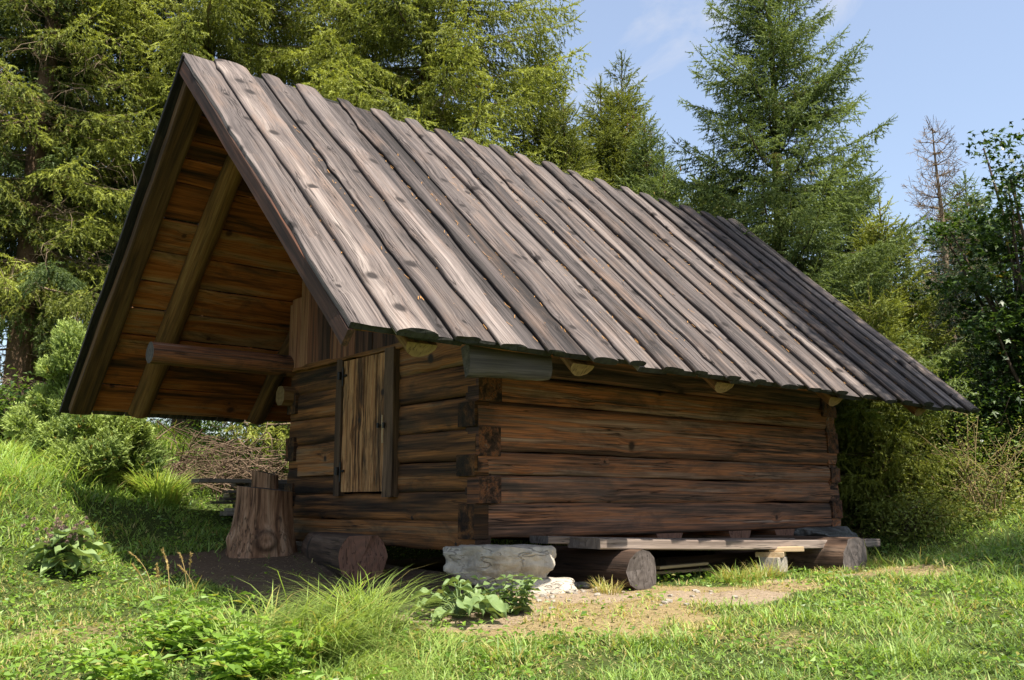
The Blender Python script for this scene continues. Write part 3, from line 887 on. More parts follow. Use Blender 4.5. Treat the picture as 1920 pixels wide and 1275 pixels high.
def build_ground_log():
    rng = np.random.default_rng(8)
    mb = MB()
    A = np.array([-.52 - (-.35), .75 - 2.55, 0.0]); L = np.linalg.norm(A)
    O = np.array([-.66, .92, -.17]); A = np.array([.30, 1.0, .0]); A /= np.linalg.norm(A)
    sec = round_sec(.235, 20, .07, 2.0); sec = sec * (np.maximum(np.abs(sec[:, :1]), np.abs(sec[:, 1:])) / .235) ** -.35; sec[:, 1] = np.clip(sec[:, 1], -.22, .20)
    loft(mb, O, A, (A[1], -A[0], 0), (0, 0, 1), 2.0, sec, 22, .014, 1.4, taper=(1, .9), tint=tint4(.5, .9), cap=1, smooth=True, rng=rng, endj=.03)
    o = mb.build('log', [M_OLDLOG, M_REDEND])
    tag(o, 'thick log lying on bare earth by the door with a reddish sawn end', 'log')
build_ground_log()

def build_plank_stack():
    rng = np.random.default_rng(14)
    z = zt(.6, 5.75) - .04
    k = 0
    for layer in range(12):
        th = rng.uniform(.035, .065)
        y0 = 5.62
        for j in range(2 if layer < 11 else 1):
            w = rng.uniform(.2, .28)
            mb = MB()
            xs = .10 + rng.uniform(-.22, .3)
            if layer == 11: xs = -.45
            loft(mb, (xs, y0 + w / 2, z + th), (1, rng.uniform(-.03, .03), 0), (0, 1, 0), (0, 0, 1), rng.uniform(2.2, 2.8), rect_sec(w, th), 8, .008, 1.2, tint=tint4(rng.random(), rng.uniform(.7, 1.2)), smooth=False, rng=rng)
            o = mb.build('plank', M_PLANK)
            if layer == 11: tag(o, 'topmost longest grey plank of the stack beside the far hut wall', 'plank', 'stacked planks beside the hut')
            else: tag(o, 'weathered grey plank within the gappy stack beside the far hut wall', 'plank', 'stacked planks beside the hut')
            y0 += w + .02
        z += th + .003
build_plank_stack()

# ------------------------------------------------------------------ vegetation
def unit(v):
    return v / np.maximum(np.linalg.norm(v, axis=-1, keepdims=True), 1e-9)
def rand_perp(A, rng):
    r = rng.normal(size=A.shape)
    r -= A * np.sum(r * A, -1, keepdims=True)
    return unit(r)

def needle_tris(P, A, L, rng, K=6, nl=.035, nw=.012, tint_r=None, tint_g=None, flat=0.0):
    """fuzzy needle-clad shoots: K thin triangles round each axis and one along it"""
    N = len(P)
    V = np.empty((N, K + 1, 3, 3), np.float32)
    for k in range(K):
        t = ((k + .35) / K) * L[:, None]
        side = rand_perp(A, rng)
        side[:, 2] *= (1 - flat); side = unit(side)
        d = unit(A * rng.uniform(.55, .95, (N, 1)) + side)
        w = unit(np.cross(d, rng.normal(size=(N, 3)))) * (nw * .5)
        b = P + A * t
        ln = nl * rng.uniform(.75, 1.25, (N, 1))
        V[:, k, 0] = b - w - d * .003; V[:, k, 1] = b + w - d * .003; V[:, k, 2] = b + d * ln
    w = unit(np.cross(A, rng.normal(size=(N, 3)))) * (nw * .6)
    V[:, K, 0] = P - w; V[:, K, 1] = P + w; V[:, K, 2] = P + A * (L[:, None] + nl * .7)
    tr = rng.uniform(0, 1, N) if tint_r is None else tint_r
    tg = np.zeros(N) if tint_g is None else tint_g
    T = np.zeros((N, K + 1, 3, 4), np.float32)
    T[..., 0] = np.clip(tr[:, None, None] + rng.uniform(-.12, .12, (N, K + 1, 1)), 0, 1)
    T[..., 1] = tg[:, None, None]
    T[..., 3] = 1
    return V.reshape(-1, 3), T.reshape(-1, 4)

def tube_tris(path, rad, sides=4):
    """thin tapering tube along a polyline -> verts, tris"""
    path = np.asarray(path, float); n = len(path)
    tan = unit(np.gradient(path, axis=0))
    ref = np.array([.31, .17, .93])
    a = unit(np.cross(tan, ref)); b = np.cross(tan, a)
    th = np.linspace(0, 2 * math.pi, sides, endpoint=False)
    r = np.broadcast_to(np.asarray(rad, float), (n,))
    V = path[:, None] + (a[:, None] * np.cos(th)[None, :, None] + b[:, None] * np.sin(th)[None, :, None]) * r[:, None, None]
    i = np.arange(n - 1)[:, None] * sides; j = np.arange(sides)[None]; k = (j + 1) % sides
    T = np.concatenate([np.stack([i + j, i + k, i + sides + k], -1).reshape(-1, 3), np.stack([i + j, i + sides + k, i + sides + j], -1).reshape(-1, 3)])
    return V.reshape(-1, 3), T

class Tubes:
    def __init__(self): self.V = []; self.T = []; self.n = 0
    def add(self, path, rad, sides=4):
        v, t = tube_tris(path, rad, sides)
        self.V.append(v); self.T.append(t + self.n); self.n += len(v)
    def build(self, name, mat, parent=None):
        V = np.concatenate(self.V); T = np.concatenate(self.T)
        tint = np.tile(np.array([.5, 0, 0, 1], np.float32), (len(V), 1))
        return fast_mesh(name, V, T, tint, mat, parent)

def spruce(x, y, H, R, seed, label, mat, group=None, h0=.3, p=.8, dh=.36, per=6, droop=.25, up=.35, sec=.13, ter=.085, shoot=.11, K=6, nl=.034, nw=.013,
           top=None, hang=.35, gaps=.0, dead=0, bright=.5, name='spruce_tree', backthin=.5, lmin=.2, secl=.42, drape=1, view=None, cones=0, irregular=.25, zlow=None, cat='tree'):
    rng = np.random.default_rng(int(seed))
    z0 = zt(x, y) - .05
    tree = empty(name, (x, y, z0), label, cat, group)
    top = top or H
    # trunk
    tb = Tubes()
    hs = np.linspace(0, min(H, top + 1.5), 24)
    lean = rng.uniform(-.02, .02, 2)
    rb = .010 * H + .035
    path = np.stack([x + lean[0] * hs + .04 * n1(seed, hs, .4), y + lean[1] * hs + .04 * n1(seed + 1, hs, .4), z0 + hs], 1)
    tb.add(path, np.maximum(rb * (1 - hs / H) ** .85 * (1 + .35 * np.exp(-hs / .25)), .012), 10)
    tb.build('trunk', M_BARK, tree)
    def trunk_at(h): return np.array([np.interp(h, hs, path[:, 0]), np.interp(h, hs, path[:, 1])])
    bt = Tubes()
    SP = []; SA = []; SL_ = []; ST = []; SG = []
    dirv = np.array([CX - x, CY - y]); dirv /= np.linalg.norm(dirv)
    h = h0
    while h < top:
        frac = (h - h0) / (H - h0)
        Lh = R * (1 - frac) ** p + .08
        nb = per if frac < .9 else 4
        a0 = rng.uniform(0, 6.28)
        for b in range(nb):
            az = a0 + b * 6.2832 / nb + rng.normal(0, .22)
            ca, sa = math.cos(az), math.sin(az)
            facing = ca * dirv[0] + sa * dirv[1]
            if facing < -.25 and rng.random() < backthin: continue
            if rng.random() < gaps: continue
            L = Lh * rng.uniform(1 - irregular * 1.5, 1 + irregular * .6)
            if L < lmin * .5: L = lmin * .5
            hb = h + rng.uniform(-dh, dh) * .5
            ns = max(6, int(L / .18))
            s = np.linspace(0, 1, ns)
            slope0 = up * frac ** .8 * 1.6 - droop * (1 - frac) * rng.uniform(.6, 1.4)
            zz = L * (slope0 * s + (-.30 * (1 - frac) * s ** 2 + .34 * (.4 + .6 * (1 - frac)) * s ** 3))
            wob = .05 * L * n1(seed + hb * 3.1 + b, s * 3, 1)
            c = trunk_at(hb)
            pts = np.stack([c[0] + ca * L * s - sa * wob, c[1] + sa * L * s + ca * wob, z0 + hb + zz], 1)
            bt.add(pts, np.maximum(.010 + .007 * L, .006) * (1 - s * .85), 4)
            tan = unit(np.gradient(pts, axis=0))
            # secondaries
            spos = np.arange(max(.10 * L, .06), L, sec) + rng.uniform(-.03, .03, len(np.arange(max(.10 * L, .06), L, sec)))
            spos = np.clip(spos, 0, L)
            sn = np.repeat(spos / L, 2)
            side = np.tile([1.0, -1.0], len(spos))
            base = np.stack([np.interp(sn, s, pts[:, q]) for q in range(3)], 1)
            tg = unit(np.stack([np.interp(sn, s, tan[:, q]) for q in range(3)], 1))
            perp = np.stack([-tg[:, 1], tg[:, 0], np.zeros(len(tg))], 1); perp = unit(perp) * side[:, None]
            l2 = np.clip((.10 + secl * L * (1 - sn) ** .75) * rng.uniform(.55, 1.15, len(sn)), .08, .95) * np.clip(.35 + sn * 2.2, .3, 1)
            d2 = unit(tg * rng.uniform(.55, .95, (len(sn), 1)) + perp * rng.uniform(.6, 1.0, (len(sn), 1)) + np.array([0, 0, -1]) * (hang * rng.uniform(.2, 1.3, (len(sn), 1)) * (1 - .6 * frac)))
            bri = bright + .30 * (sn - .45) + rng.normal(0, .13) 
            nt = max(1, int(.95 / ter))
            # shoots along every secondary
            tt = np.arange(1, nt + 1) * ter
            M = tt[None, :] <= l2[:, None]
            ii, jj = np.nonzero(M)
            if len(ii):
                t_ = tt[jj] + rng.uniform(-.02, .02, len(jj))
                g = hang * .55
                bp = base[ii] + d2[ii] * t_[:, None] + np.array([0, 0, -1]) * (g * t_ ** 2)[:, None]
                dd = unit(d2[ii] + np.array([0, 0, -1]) * (2 * g * t_)[:, None])
                for sd in (1, -1):
                    pp = np.stack([-dd[:, 1], dd[:, 0], np.zeros(len(dd))], 1); pp = unit(pp) * sd
                    ax = unit(dd * .75 + pp * rng.uniform(.3, .9, (len(dd), 1)) + np.array([0, 0, -1]) * (hang * rng.uniform(-.3, 1.2, (len(dd), 1))) + rng.normal(0, .14, dd.shape))
                    SP.append(bp); SA.append(ax); SL_.append(shoot * rng.uniform(.6, 1.25, len(dd)))
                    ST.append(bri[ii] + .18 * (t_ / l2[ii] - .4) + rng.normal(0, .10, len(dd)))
                    SG.append(np.where(sn[ii] < .38, rng.uniform(0, 1, len(dd)) * .9 * (rng.random(len(dd)) < .30), 0))
                # hanging sprays under every twig give the branch its depth
                for q in range(drape):
                    kp = rng.random(len(bp)) < (.9 - .22 * q)
                    hb_ = bp[kp] + np.array([0, 0, -1]) * (shoot * (.35 + .75 * q)) + rng.normal(0, .035, (kp.sum(), 3))
                    SP.append(hb_); SA.append(unit(np.array([0, 0, -1.0]) + dd[kp] * .35 + rng.normal(0, .33, (kp.sum(), 3))))
                    SL_.append(shoot * rng.uniform(.6, 1.2, kp.sum()))
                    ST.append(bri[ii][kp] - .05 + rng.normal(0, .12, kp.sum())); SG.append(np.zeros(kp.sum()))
            # tips
            tip = base + d2 * l2[:, None] * .9 + np.array([0, 0, -1]) * (hang * .55 * (l2 * .9) ** 2)[:, None]
            SP.append(tip); SA.append(unit(d2 + np.array([0, 0, -1]) * (hang * l2)[:, None])); SL_.append(np.full(len(tip), shoot * 1.3))
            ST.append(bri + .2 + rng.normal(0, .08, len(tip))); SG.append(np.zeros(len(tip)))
            # leader of the branch
            sm = np.arange(0.15 * L, L, ter * .7) / L
            bp = np.stack([np.interp(sm, s, pts[:, q]) for q in range(3)], 1)
            tg = unit(np.stack([np.interp(sm, s, tan[:, q]) for q in range(3)], 1))
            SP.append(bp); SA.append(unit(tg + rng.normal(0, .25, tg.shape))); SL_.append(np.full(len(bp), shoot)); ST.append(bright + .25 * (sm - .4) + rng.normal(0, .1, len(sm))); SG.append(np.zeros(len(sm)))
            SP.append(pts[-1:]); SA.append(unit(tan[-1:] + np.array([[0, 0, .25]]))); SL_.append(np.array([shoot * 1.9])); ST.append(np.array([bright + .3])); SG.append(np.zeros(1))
        h += dh * rng.uniform(.75, 1.2) * (1.0 if frac < .6 else .75)
    # leading shoot with its own needles
    if top >= H - .01:
        hh = np.arange(H * .86, H + .35, .035)
        c = np.array([trunk_at(min(q, H)) for q in hh])
        SP.append(np.stack([c[:, 0], c[:, 1], z0 + hh], 1)); SA.append(unit(np.array([0, 0, 1.0]) + rng.normal(0, .35, (len(hh), 3)))); SL_.append(np.full(len(hh), shoot * .8)); ST.append(np.full(len(hh), bright + .2)); SG.append(np.zeros(len(hh)))
        bt.add(np.stack([c[:, 0], c[:, 1], z0 + hh], 1), .008, 4)
    # dead bare twigs low inside
    for q in range(dead):
        hb = rng.uniform(.4, max(1.0, H * .45)); az = math.atan2(dirv[1], dirv[0]) + rng.normal(0, 1.1)
        L = R * rng.uniform(.35, .95) * (1 - hb / H) ** .5
        s = np.linspace(0, 1, 8); c = trunk_at(hb)
        dz = -.25 * L * s + .1 * L * s ** 2
        wv = .12 * n1(seed + q, s * 4, 1)
        P = np.stack([c[0] + math.cos(az) * L * s - math.sin(az) * wv, c[1] + math.sin(az) * L * s + math.cos(az) * wv, z0 + hb + dz], 1)
        bt.add(P, .014 * (1 - s * .8), 3)
        for r in range(14):
            i = rng.integers(2, 8); l = rng.uniform(.15, .6)
            e = unit(np.array([math.cos(az), math.sin(az), 0]) * rng.uniform(0, .8) + rng.normal(0, .6, 3) + np.array([0, 0, -.3])) * l
            bt.add(np.array([P[i], P[i] + e * .5 + rng.normal(0, .03, 3), P[i] + e + rng.normal(0, .05, 3) - np.array([0, 0, .06])]), np.array([.006, .004, .002]), 3)
    if bt.n: bt.build('branches', M_DEADTWIG if dead else M_BARKD, tree)
    P = np.concatenate(SP); A = np.concatenate(SA); L = np.concatenate(SL_); T = np.concatenate(ST); G = np.concatenate(SG)
    keep = np.ones(len(P), bool)
    if zlow is not None: keep &= P[:, 2] > zlow
    keep &= P[:, 2] > terrain(P[:, 0], P[:, 1]) + .02
    # patchy tone: light and dark clumps that belong to the foliage itself
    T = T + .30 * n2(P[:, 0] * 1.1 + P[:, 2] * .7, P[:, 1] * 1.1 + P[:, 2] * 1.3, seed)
    P, A, L, T, G = P[keep], A[keep], L[keep], np.clip(T[keep], 0, 1), G[keep]
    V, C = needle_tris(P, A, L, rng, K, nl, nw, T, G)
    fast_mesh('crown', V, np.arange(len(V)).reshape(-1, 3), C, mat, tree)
    if cones:
        cand = np.nonzero((P[:, 2] > z0 + H * .62) & (P[:, 2] < z0 + H * .97))[0]
        for i in rng.choice(cand, min(cones, len(cand)), replace=False):
            q = P[i]; l = rng.uniform(.09, .14)
            cb = Tubes(); cb.add(np.array([q, q - [0, 0, l * .3], q - [0, 0, l * .7], q - [0, 0, l]]), np.array([.010, .020, .018, .006]), 6)
            cb.build('cone', M_CONE, tree)
    print('spruce', label[:30], len(P) * (K + 1))
    return tree

def leaf_tris(P, D, N, S, rng, ratio=.55, fold=.25, lobes=False):
    """folded diamond leaves (or three-lobed ones)"""
    W = unit(np.cross(D, N)); N = unit(np.cross(W, D))
    S = S[:, None]
    n = len(P)
    if lobes:
        out = np.empty((n, 5, 3, 3), np.float32)
        c = P + D * S * .18
        def tri(k, a, b, d): out[:, k, 0] = a; out[:, k, 1] = b; out[:, k, 2] = d
        lw = W * S * .5; up = N * S * .06
        tri(0, P - W * S * .10, P + W * S * .10, P + D * S * .5)
        tri(1, P + D * S * .25 - W * S * .2, P + D * S * .25 + W * S * .2, P + D * S + up)
        tri(2, P + D * S * .05, P + D * S * .42, P + D * S * .52 - lw - up)
        tri(3, P + D * S * .42, P + D * S * .05, P + D * S * .52 + lw - up)
        tri(4, P + D * S * .3 - W * S * .3, P, P + D * S * .3 + W * S * .3)
        return out.reshape(-1, 3), 15
    out = np.empty((n, 2, 3, 3), np.float32)
    f = N * S * ratio * fold
    mid = P + D * S * .45
    tip = P + D * S - N * S * .08
    out[:, 0, 0] = P; out[:, 0, 1] = mid + W * S * ratio * .5 + f; out[:, 0, 2] = tip
    out[:, 1, 0] = P; out[:, 1, 1] = tip; out[:, 1, 2] = mid - W * S * ratio * .5 + f
    return out.reshape(-1, 3), 6

def leaves_obj(name, P, S, rng, mat, parent, tr, tg=None, ratio=.55, lobes=False, droop=.2, D=None, Nv=None):
    n = len(P)
    if D is None:
        D = unit(rng.normal(size=(n, 3)) * np.array([1, 1, .5]) + np.array([0, 0, -droop]))
    if Nv is None:
        Nv = unit(rng.normal(0, .55, (n, 3)) + np.array([-.1, -.25, 1.0]))
    V, k = leaf_tris(P, D, Nv, S, rng, ratio, .25, lobes)
    T = np.zeros((n, 4), np.float32); T[:, 0] = np.clip(tr, 0, 1); T[:, 3] = 1
    if tg is not None: T[:, 1] = tg
    return fast_mesh(name, V, np.arange(len(V)).reshape(-1, 3), np.repeat(T, k, 0), mat, parent)

def shrub(x, y, Hh, R, seed, label, mat, n=9000, size=.06, group=None, stems=14, name='bush', cat='bush', clumps=60, crown_lo=.05, spread=.16, lobes=False, bright=.45, dry=0.0, ratio=.55, squash=1.0, rx=None, stemmat=None, stem_r=.012, trunk=False):
    rng = np.random.default_rng(int(seed))
    z0 = zt(x, y) - .05
    b = empty(name, (x, y, z0), label, cat, group)
    tb = Tubes(); C = []
    kk = max(1, clumps // stems)
    for i in range(stems):
        az = rng.uniform(0, 6.28); rr = R * math.sqrt(rng.random()) ; hh = Hh * rng.uniform(.5, 1.02) * (1 - .35 * (rr / R) ** 2)
        hx = x + math.cos(az) * rr; hy = y + math.sin(az) * rr
        s = np.linspace(0, 1, 9)
        bx = x + math.cos(az) * R * .12; by = y + math.sin(az) * R * .12
        if trunk: bx, by = x, y
        P = np.stack([bx + (hx - bx) * s ** 1.3 + .06 * n1(seed + i, s * 4), by + (hy - by) * s ** 1.3 + .06 * n1(seed + i + .5, s * 4), z0 + hh * s ** .85], 1)
        tb.add(P, np.maximum(stem_r * (1 - s * .8) * (2.2 if trunk else 1), .003), 4)
        for q in range(kk):
            t = rng.uniform(max(crown_lo, .15), 1)
            p = np.array([np.interp(t, s, P[:, j]) for j in range(3)])
            e = rng.normal(0, 1, 3) * np.array([1, 1, .6]) * R * .30
            tb.add(np.array([p, p + e * .5 + [0, 0, .03], p + e]), np.array([.007, .005, .002]), 3)
            C.append(p + e)
        C.append(P[-1])
    tb.build('stems', stemmat or M_BARKD, b)
    C = np.array(C)
    C[:, 2] = np.maximum(C[:, 2], z0 + Hh * crown_lo + .08)
    ci = rng.integers(0, len(C), n)
    cs = spread * rng.uniform(.5, 1.4, len(C))
    P = C[ci] + rng.normal(0, 1, (n, 3)) * cs[ci][:, None] * np.array([1.15, 1.15, .75])
    P[:, 2] = np.maximum(P[:, 2], terrain(P[:, 0], P[:, 1]) + .02)
    tone = rng.normal(0, .16, len(C))
    tr = bright + tone[ci] + rng.normal(0, .18, n)
    tg = (rng.random(n) < dry) * rng.uniform(.4, 1, n)
    leaves_obj('leaves', P, size * rng.uniform(.6, 1.3, n), rng, mat, b, tr, tg, ratio, lobes)
    return b

def conifer_bush(x, y, Hh, R, seed, label, mat, n=16000, group=None, shoot=.11, nl=.042, nw=.022, bright=.5, lumps=26, name='juniper_bush', rusty=.01):
    rng = np.random.default_rng(int(seed))
    z0 = zt(x, y) - .05
    b = empty(name, (x, y, z0), label, 'bush', group)
    tb = Tubes()
    C = []; Rr = []
    for i in range(lumps):
        az = rng.uniform(0, 6.28); t = rng.random()
        rr = R * math.sqrt(rng.random()) * (1 - .55 * t)
        c = np.array([x + math.cos(az) * rr, y + math.sin(az) * rr, z0 + Hh * (.12 + .8 * t)])
        C.append(c); Rr.append(R * rng.uniform(.16, .34) * (1 - .35 * t))
        s = np.linspace(0, 1, 6)[:, None]
        tb.add(np.array([x, y, z0]) * (1 - s) + c * s + np.array([0, 0, .1]) * np.sin(s * 3.1), .012 * (1 - s[:, 0] * .7), 4)
    tb.build('stems', M_BARKD, b)
    C = np.array(C); Rr = np.array(Rr)
    ci = rng.integers(0, lumps, n)
    d = unit(rng.normal(size=(n, 3)))
    # foliage sits in feathery plumes pointing up and outward
    k = rng.uniform(.55, 1.08, n)
    pl = n2(d[:, 0] * 4 + ci, d[:, 1] * 4 + d[:, 2] * 3, seed)
    P = C[ci] + d * (Rr[ci] * k * (1 + .25 * pl))[:, None]
    out = unit(P - np.array([x, y, z0 + Hh * .25]))
    A = unit(d * .6 + out * .5 + np.array([0, 0, .55]) + rng.normal(0, .28, (n, 3)))
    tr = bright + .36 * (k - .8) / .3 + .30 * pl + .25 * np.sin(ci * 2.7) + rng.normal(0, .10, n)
    tg = (rng.random(n) < rusty) * rng.uniform(.3, .8, n)
    keep = P[:, 2] > terrain(P[:, 0], P[:, 1])
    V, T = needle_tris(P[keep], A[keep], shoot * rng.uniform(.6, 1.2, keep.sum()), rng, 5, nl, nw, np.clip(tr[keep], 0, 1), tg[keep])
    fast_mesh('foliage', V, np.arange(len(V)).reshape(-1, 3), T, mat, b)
    return b

def at(u, w):
    return from_uw(u, w)

def bare_tree(x, y, H, R, seed, label):
    rng = np.random.default_rng(int(seed))
    z0 = zt(x, y)
    t = empty('dead_tree', (x, y, z0), label, 'tree')
    tb = Tubes(); hs = np.linspace(0, H, 20)
    P = np.stack([x + .05 * n1(seed, hs, .5), y + .05 * n1(seed + 1, hs, .5), z0 + hs], 1)
    tb.add(P, .13 * (1 - hs / H) + .012, 8); tb.build('trunk', M_DEADTWIG, t)
    bt = Tubes()
    h = 1.2
    while h < H:
        f = h / H
        for b in range(7):
            az = rng.uniform(0, 6.28); L = R * (1 - f) ** .6 * rng.uniform(.6, 1.1) + .15
            s = np.linspace(0, 1, 9)
            zz = L * (.30 * s - .15 * s ** 2 + .35 * s ** 3)
            B = np.stack([x + math.cos(az) * L * s, y + math.sin(az) * L * s + .06 * n1(seed + h + b, s * 4), z0 + h + zz], 1)
            bt.add(B, .011 * (1 - s * .75), 4)
            for r in range(int(L * 16)):
                q = rng.uniform(.15, 1); p = np.array([np.interp(q, s, B[:, j]) for j in range(3)])
                l = rng.uniform(.12, .45) * (1.1 - .5 * q)
                e = unit(np.array([math.cos(az), math.sin(az), .25]) * .7 + rng.normal(0, .6, 3)) * l
                bt.add(np.array([p, p + e * .55, p + e + [0, 0, .04]]), np.array([.006, .005, .003]), 3)
                for v in range(2):
                    e2 = unit(e + rng.normal(0, .5, 3) * l) * l * .5
                    bt.add(np.array([p + e * .6, p + e * .6 + e2]), np.array([.004, .002]), 3)
        h += .26
    bt.build('branches', M_DEADTWIG, t)
    return t

def build_trees():
    # tall old spruces on the left
    big = dict(p=.62, dh=.40, per=8, droop=.34, up=.15, sec=.17, ter=.12, shoot=.135, K=7, nl=.046, nw=.022, drape=2, secl=.46, hang=.52, backthin=.7, h0=1.1, irregular=.3)
    G = 'tall old spruces behind the hut'
    x, y = at(-8.9, 16.3)
    spruce(x, y, 19, 2.6, 21, 'tall spruce with a bare tan trunk at the far left edge', M_N_YEL, G, top=10.5, dead=60, bright=.45, gaps=.25, **{**big, 'h0': 2.6, 'p': .55})
    x, y = at(-6.9, 19.5)
    spruce(x, y, 22, 4.7, 22, 'tall yellow green spruce rising behind the peak of the roof', M_N_YEL, G, top=14, dead=45, bright=.62, gaps=.05, **{**big, 'h0': 3.0})
    x, y = at(-1.95, 19.5)
    spruce(x, y, 23, 4.75, 23, 'tall spruce with hanging branches behind the middle of the ridge, next to open sky', M_N_YEL, G, top=14.5, dead=25, bright=.56, **big)
    x, y = at(-4.4, 22.5)
    spruce(x, y, 22, 4.4, 24, 'dark green spruce half hidden between the two yellowish tall spruces', M_N_MID, G, top=16, dead=10, bright=.35, **{**big, 'K': 5, 'sec': .2})
    x, y = at(-9.6, 18.5)
    spruce(x, y, 20, 4.0, 25, 'shaded spruce partly out of the frame behind the leftmost trunk', M_N_GRN, G, top=12.5, dead=40, bright=.30, **{**big, 'h0': 3.0, 'gaps': .25})
    # young spruces behind the ridge
    G2 = 'young spruces behind the hut'
    yng = dict(p=.70, dh=.26, per=8, droop=.15, up=.40, sec=.13, ter=.10, shoot=.13, K=5, nl=.045, nw=.023, drape=1, secl=.5, hang=.30, backthin=.6)
    for (px, ytop, w, R, sd, lab, mt, cn) in (
            (1115, 150, 22, 2.3, 31, 'slim spruce with a thin leading shoot, left one of the pair above the ridge', M_N_MID, 0),
            (1190, 105, 22.6, 2.2, 32, 'slim spruce hung with brown cones, right one of the pair above the ridge', M_N_MID, 90),
            (1262, 270, 19.5, 1.35, 33, 'small spruce filling the gap between the cone bearing one and the large pointed one', M_N_GRN, 12),
            (1020, 60, 21, 2.3, 35, 'green spruce tucked against the right side of the tall hanging spruce', M_N_MID, 0),
            (1066, 190, 20.0, 1.8, 36, 'bushy young spruce in front of the slim pair, just above the ridge', M_N_MID, 0),
            (1225, 215, 21, 1.6, 37, 'young spruce pressed against the right side of the cone bearing one', M_N_GRN, 0),
            (1330, 330, 19.0, 1.4, 38, 'small spruce showing over the ridge left of the large pointed spruce', M_N_MID, 0),
            (1615, 300, 21.0, 2.2, 39, 'green spruce filling the gap between the large pointed spruce and the leafless tree', M_N_GRN, 0),
            (1850, 330, 23.0, 2.4, 40, 'green spruce behind the maple at the right edge', M_N_GRN, 0),
            (1345, 285, 20.5, 1.9, 43, 'fuller green spruce at the left flank of the large pointed spruce', M_N_GRN, 0),
            (1690, 372, 17.0, 1.35, 34, 'small yellowish spruce in front of the leafless tree on the right', M_N_YEL, 0)):
        u = (px - 960) / 1726 * w
        x, y = at(u, w)
        zt_ = .344 + (941 - ytop) / 1726 * w * 1.0
        # the picture plane is tilted ten degrees: exact height along the ray
        import math as _m
        k = (637.5 - ytop) / 1726
        zt_ = .344 + w * (k * _m.cos(RAD(9.995)) + _m.sin(RAD(9.995))) / (_m.cos(RAD(9.995)) - k * _m.sin(RAD(9.995)))
        spruce(x, y, zt_ - zt(x, y) - .2, R, sd, lab, mt, G2, cones=cn, bright=.45, **yng)
    # the large pointed spruce
    x, y = at(4.85, 16.0)
    spruce(x, y, 11.3, 2.85, 41, 'large pointed green spruce with upswept branches standing against the sky', M_N_GRN, None, h0=.25, p=.78, dh=.27, per=8, droop=.22, up=.42, sec=.12, ter=.085, shoot=.12, K=6, nl=.042, nw=.018, drape=1, secl=.46, hang=.42, backthin=.55, bright=.56, irregular=.42)
    x, y = at(5.50, 13.95)
    spruce(x, y, 3.4, 1.15, 42, 'low bushy spruce with sweeping branches just beyond the right end of the hut', M_N_MID, None, h0=.1, p=.6, dh=.22, per=9, droop=.25, up=.3, sec=.12, ter=.09, shoot=.12, K=5, nl=.042, nw=.020, drape=2, hang=.45, backthin=.4, bright=.68)
    # the wood on the right
    x, y = at(9.7, 20.0)
    bare_tree(x, y, 8.3, 1.35, 51, 'leafless brown dead spruce showing against the sky on the right')
    x, y = at(8.9, 18.0)
    spruce(x, y, 5.2, 1.9, 52, 'dark bluish pine in the shade right of the small yellowish spruce', M_N_BLUE, None, h0=.3, p=.6, dh=.32, per=6, droop=.1, up=.3, sec=.16, ter=.10, shoot=.13, K=6, nl=.055, nw=.014, hang=.15, bright=.35, name='pine_tree')
    x, y = at(7.3, 24.0)
    spruce(x, y, 6.6, 2.6, 53, 'distant dark spruce closing the gap right of the large pointed spruce', M_N_GRN, 'far spruces in the wood', bright=.3, **{**yng, 'sec': .2, 'ter': .14, 'shoot': .16, 'nl': .05, 'nw': .02})
    x, y = at(11.8, 25.0)
    spruce(x, y, 6.0, 2.8, 54, 'distant dark spruce behind the leafless tree', M_N_GRN, 'far spruces in the wood', bright=.3, **{**yng, 'sec': .2, 'ter': .14, 'shoot': .16, 'nl': .05, 'nw': .02})
    x, y = at(3.6, 24.5)
    spruce(x, y, 7.2, 2.5, 55, 'distant spruce seen low behind the back end of the ridge', M_N_MID, 'far spruces in the wood', bright=.4, **{**yng, 'sec': .2, 'ter': .14, 'shoot': .16, 'nl': .05, 'nw': .02})
    x, y = at(8.55, 14.6)
    shrub(x, y, 7.3, 1.45, 61, 'dark leafed maple at the right edge rising above the wood', M_L_MAPLE, 15000, .115, None, 22, 'maple_tree', 'tree', 210, .08, .17, True, .40, .01, trunk=True, stem_r=.03)
    x, y = at(9.5, 15.5)
    shrub(x, y, 5.2, 1.7, 62, 'shaded maple behind the one at the right edge', M_L_MAPLE, 9000, .12, None, 18, 'maple_tree', 'tree', 150, .08, .22, True, .30, .01, trunk=True, stem_r=.03)
    G3 = 'leafy bushes along the edge of the wood'
    for (u, w, H, R, sd, lab, mt, n, sz, br) in (
            (7.0, 18.0, 5.0, 1.6, 78, 'tall leafy bush in the gap below the leafless tree', M_L_MAPLE, 7000, .085, .45),
            (6.55, 15.4, 2.6, 1.15, 71, 'broad green bush beside the low spruce beyond the hut', M_L_SHRUB, 6000, .07, .30),
            (5.55, 13.0, .7, .5, 77, 'low pale weeds and dry stalks at the rear corner of the hut', M_L_PALE, 2400, .05, .65),
            (7.15, 14.3, 2.15, .85, 72, 'pale sunlit bush with light leaves in front of the dark wood', M_L_SHRUB, 4200, .06, .70),
            (8.0, 15.0, 3.2, 1.3, 73, 'tall dark bush under the maple at the right', M_L_MAPLE, 6500, .08, .35),
            (7.1, 16.6, 3.6, 1.4, 74, 'dark mixed bush behind the pale sunlit one', M_L_MAPLE, 6500, .075, .45),
            (7.9, 14.4, 1.35, .65, 75, 'bright low bush at the right edge with yellowish leaves', M_L_SHRUB, 2600, .07, .75),
            (10.2, 18.5, 4.2, 2.0, 76, 'deep green bush closing the wood at the far right', M_L_MAPLE, 6500, .10, .30)):
        x, y = at(u, w)
        shrub(x, y, H, R, sd, lab, mt, n, sz, G3, 16, clumps=110, bright=br, spread=.17)
    x, y = at(-4.3, 16.6)
